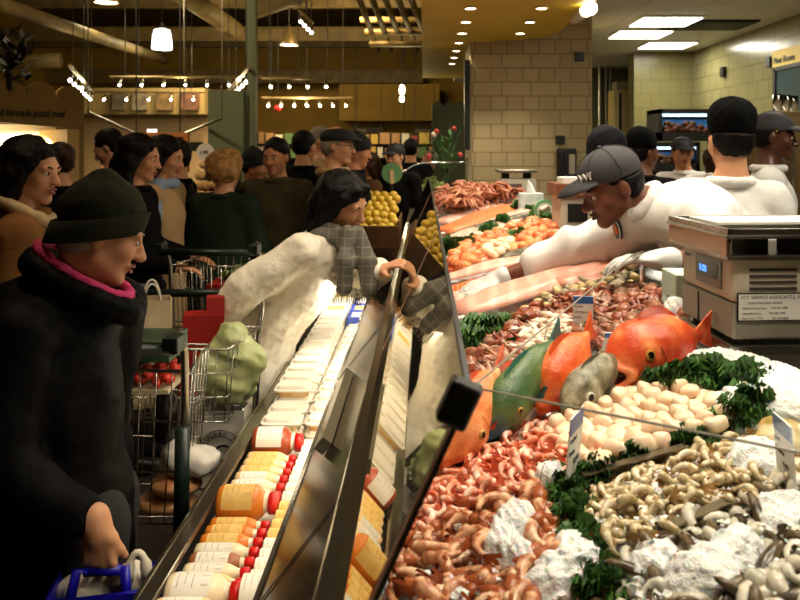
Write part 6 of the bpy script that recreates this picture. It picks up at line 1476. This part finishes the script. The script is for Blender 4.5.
# strawberries box, salad box, loaves in the near cart
t = thing('strawberry_box', 'clear box of red strawberries high in the nearest cart', 'fruit box', P(146, 385, 2.38)); p = P(146, 384, 2.38)
MB().box((p.x - .12, 2.28, p.z), (p.x + .10, 2.48, p.z + .012)).build('tray', M_pale, t)
for i in range(40):
    x = p.x - .105 + .028*(i % 8); y = 2.295 + .035*((i//8) % 5); MB().lathe([(.003, 0), (.014, .012), (.016, .022), (.008, .03)], (x, y, p.z + .012 + .012*((i*7) % 3)), n=9).build('strawberry', mat('strawberry', c(176, 30, 20), .35, col2=c(200, 60, 36), vs=90), t, True)
s_ = MB().box((p.x - .125, 2.275, p.z), (p.x + .105, 2.485, p.z + .075)); s_.build('lid', M_pane, t)
tag(MB().box((p.x - .12, 2.29, p.z + .09), (p.x + .10, 2.47, p.z + .15)).build('salad_box', mat('dark green pack', c(38, 58, 44), .3, col2=c(60, 84, 60), vs=20)), 'dark green pack lying on the strawberry box', 'pack')
for px, py, w_, lab in ((166, 502, .19, 'wrapped orange brown loaf lowest in the nearest cart'), (176, 484, .16, 'wrapped orange brown loaf lying above another loaf')):
    p = P(px, py, 2.36); o = MB().ell(p, (w_/2, .07, .032), None, 18, 10).build('bread_loaf', mat('loaf crust', c(188, 118, 66), .3, col2=c(214, 160, 110), vs=20, coat=.6), None, True); tag(o, lab, 'bread')
s = S(); p = P(184, 462, 2.38)
for dx, dz, r_ in ((0, 0, .06), (.06, .0, .05), (-.02, .03, .045)): s.ell(p + V((dx, 0, dz)), (r_, .06, r_*.7), k=.03)
tag(s.build('plastic_bag', mat('crumpled white plastic', c(206, 200, 188), .35, sss=.2), .007, amp=.008, freq=40, seed=6), 'crumpled white plastic bag above the loaves', 'bag')
p = P(166, 440, 2.4); tag(MB().lathe([(.03, 0), (.036, .01), (.036, .13), (.015, .16), (.015, .19)], p, n=16).build('dark_bottle', mat('dark bottle', c(22, 18, 16), .2), None, True), 'dark bottle standing inside the nearest cart', 'bottle')
p = P(232, 260, 3.85); t = thing('food_carton', 'red food carton in the farthest cart under green lettuce', 'carton', p); MB().box((p.x - .10, 3.76, .69), (p.x + .05, 3.96, .98)).build('tray', M_redb, t)
tag(kale(9, 18, .08).build('lettuce', mat('fresh lettuce', c(96, 112, 44), .6), None, True, base=(0, 0, 0)), 'green lettuce lying in the farthest cart', 'lettuce').location = V((P(240, 0, 3.9).x, 3.88, .985))

# ---------------------------------------------------------------- blue bag held by the old woman
M_blueb = mat('royal blue bag', c(24, 20, 168), .4, col2=c(18, 14, 140), vs=4)
bt = P(104, 590, 1.56); t, O, r, f = bag('tote_bag', (bt.x + .0, 1.585, .36), .22, .12, .40, M_blueb, 'royal blue tote bag hanging from the old woman\'s hand', 12)
hx = V((wr.x + .015, 1.56, .79))
for sx, tp_ in ((-.055, hx + V((-.03, 0, .0))), (.035, hx + V((.03, 0, 0)))):
    MB().tube([O + r*sx*1.2 + f*-.05 + V((0, 0, .38)), O + r*sx + f*-.03 + V((0, 0, .44)), tp_], [.011, .010, .009], 6).build('bag_handle', M_blueb, t, True)
MB().tube([hx + V((-.04, 0, 0)), hx + V((.035, 0, .004))], .010, 8).build('bag_handle', M_blueb, t, True)
s = S()
for dx, dz, r_ in ((-.06, .375, .045), (0, .385, .045), (.05, .385, .045)): s.ell(O + r*dx + f*.02 + V((0, 0, dz)), (r_, .035, .032), k=.03)
wb = s.build('plastic_bag', mat('white carrier plastic', c(214, 204, 184), .4, sss=.2), .006, amp=.006, freq=50, seed=3); tag(wb, 'white carrier bag tucked inside the blue tote bag', 'bag')
MB().tube([O + r*(.062 + .018*math.cos(q)) + V((0, -.02, .41 + .050*math.sin(q))) for q in np.linspace(-.1, math.pi + .1, 12)], [.012]*3 + [.007]*6 + [.012]*3, 7).build('bag_handle', wb.data.materials[0], wb, True)

# ---------------------------------------------------------------- produce displays in the crowd's aisle
def pile(name, cx_, d, w, dp, z0, z1, r, m, label, grp, cat, n, seed=0, sq=.9):
    rg = random.Random(seed); pr = None; rows = 7; k = 0
    for i in range(rows):
        for j in range(n):
            x = cx_ - w/2 + w*(j + .5*(i % 2) + .25)/n + rg.uniform(-.01, .01); y = d + dp*i/rows; z = z0 + (z1 - z0)*i/(rows - 1) + rg.uniform(-.01, .01)
            if pr is None:
                pr = MB().ell((0, 0, 0), (r, r*.92, r*sq), None, 10, 7).build(name, m, None, True, base=(0, 0, 0)); tag(pr, label, cat, grp); pr.location = (x, y, z)
            else: dup(pr, (x, y, z), (rg.random()*3, rg.random()*3, rg.random()*3))
px_ = lambda x, d: (x - VX)*d/F
t = thing('produce_stand', 'sloping stand under the heap of pale potatoes', 'stand', (px_(202, 7.3), 7.6, 0)); x0, x1 = px_(184, 7.3), px_(224, 7.3)
MB().prism([V((x0, 7.2, 0)), V((x0, 7.2, .92)), V((x0, 8.0, 1.42)), V((x0, 8.0, 0))], (x1 - x0, 0, 0)).build('body', M_dkmetal, t)
MB().box((x0, 7.17, .9), (x1, 7.2, 1.0)).build('front_lip', mat('wood lip', c(110, 76, 40), .6), t)
pile('potato', (x0 + x1)/2, 7.25, x1 - x0 - .06, .7, 1.0, 1.56, .05, mat('potato skin', c(206, 170, 116), .6, col2=c(190, 150, 96), vs=12), 'pale potato in the sloping heap beside the green column', 'potatoes in the heap', 'potato', 7, 1, .8)
t = thing('price_sign', 'round white sign on a thin stem above the potatoes', 'sign', P(205, 152, 7.6)); MB().cyl(P(205, 152, 7.6), P(205, 152, 7.6) + V((0, .02, 0)), .085, n=28).build('disc', M_card, t); MB().cyl(P(206, 160, 7.61), P(207, 190, 7.61), .012, n=8).build('stem', M_blk, t)
text('lettering', '1.99', .05, M_ink, P(205, 154, 7.6) + V((-.055, -.004, 0)), (1, 0, 0), (0, 0, 1), t, .001)
t = thing('produce_stand', 'dark stand carrying oranges beside the kiosk', 'stand', (px_(101, 7.0), 7.3, 0)); x0, x1 = px_(88, 7.0), px_(116, 7.0)
MB().prism([V((x0, 7.0, 0)), V((x0, 7.0, 1.2)), V((x0, 7.6, 1.55)), V((x0, 7.6, 0))], (x1 - x0, 0, 0)).build('body', M_dkmetal, t)
MB().box((x0, 6.97, 1.18), (x1, 7.0, 1.26)).build('front_lip', mat('wood lip', c(110, 76, 40), .6), t)
pile('orange', (x0 + x1)/2, 7.03, x1 - x0 - .04, .5, 1.27, 1.63, .036, mat('orange peel', c(228, 96, 24), .5), 'bright orange on the dark stand beside the kiosk', 'oranges on the stand', 'orange', 4, 2)
t = thing('fruit_crate', 'brown wooden crate heaped with yellow fruit behind the leaning woman', 'crate', (px_(378, 5.6), 5.6, 0)); x0, x1 = px_(352, 5.6), px_(398, 5.6)
MB().box((x0, 5.5, 0), (x1, 6.3, .97)).build('base', M_dkmetal, t); M_wd = mat('crate wood', c(104, 66, 30), .6, col2=c(84, 52, 24), vs=8)
MB().box((x0 - .01, 5.46, .94), (x1 + .01, 5.5, 1.09)).box((x0 - .01, 5.5, .94), (x0, 6.3, 1.12)).box((x1, 5.5, .94), (x1 + .01, 6.3, 1.12)).build('crate_boards', M_wd, t)
pile('yellow_apple', (x0 + x1)/2, 5.54, x1 - x0 - .03, .7, 1.07, 1.27, .04, mat('yellow apple skin', c(210, 176, 52), .4, col2=c(190, 150, 36), vs=10), 'yellow apple heaped in the brown crate', 'yellow apples in the crate', 'apple', 5, 3)
# green disc sign standing before the black coated man
p = P(392, 173, 6.2); t = thing('display_sign', 'round green sign with beige stripe standing by the fruit crate', 'sign', (p.x, 6.2, 0))
MB().cyl(p, p + V((0, .015, 0)), .082, n=32).build('disc', mat('green disc', c(92, 140, 96), .5), t); MB().obox(p + V((0, -.004, -.03)), V((.014, 0, .004)), V((0, .003, 0)), V((-.004, 0, .055))).build('stripe', mat('beige stripe', c(206, 176, 130), .6), t); MB().cyl((p.x, 6.21, 0), (p.x, 6.21, p.z), .009, n=8).build('stem', M_blk, t)
# far shelving with goods
GC = [('red', c(150, 50, 36)), ('white', c(210, 200, 176)), ('yellow', c(190, 160, 70)), ('green', c(80, 110, 60)), ('tan', c(170, 130, 84))]
t = thing('store_shelf', 'long dark shelving full of goods in front of the far wall', 'shelf', (-1.4, 15.4, 0))
for z in (.5, 1.05, 1.45, 1.72): MB().box((-4.0, 15.2, z - .03), (.5, 15.7, z)).build('shelf_board', M_dkmetal, t)
MB().box((-4.0, 15.7, 0), (.5, 15.75, 1.9)).build('back_panel', M_case, t)
pr = {}; rg = random.Random(8)
for z in (1.05, 1.45, 1.72):
    x = -3.95
    while x < .4:
        i = rg.randrange(5); w_ = rg.uniform(.09, .2); nm, col = GC[i]
        if i not in pr:
            o = MB().box((-.5, -.5, 0), (.5, .5, 1)).build('grocery_box', mat(f'{nm} carton', col, .5), None, base=(0, 0, 0)); tag(o, f'{nm} grocery carton on the far shelving', 'carton', f'{nm} cartons on the far shelving'); pr[i] = o
        else: o = dup(pr[i])
        h_ = rg.uniform(.16, .24); o.location = (x + w_/2, 15.35, z); o.scale = (w_, .2, h_); x += w_ + .04
for o in bpy.data.objects:
    if 'used' in o: del o['used']
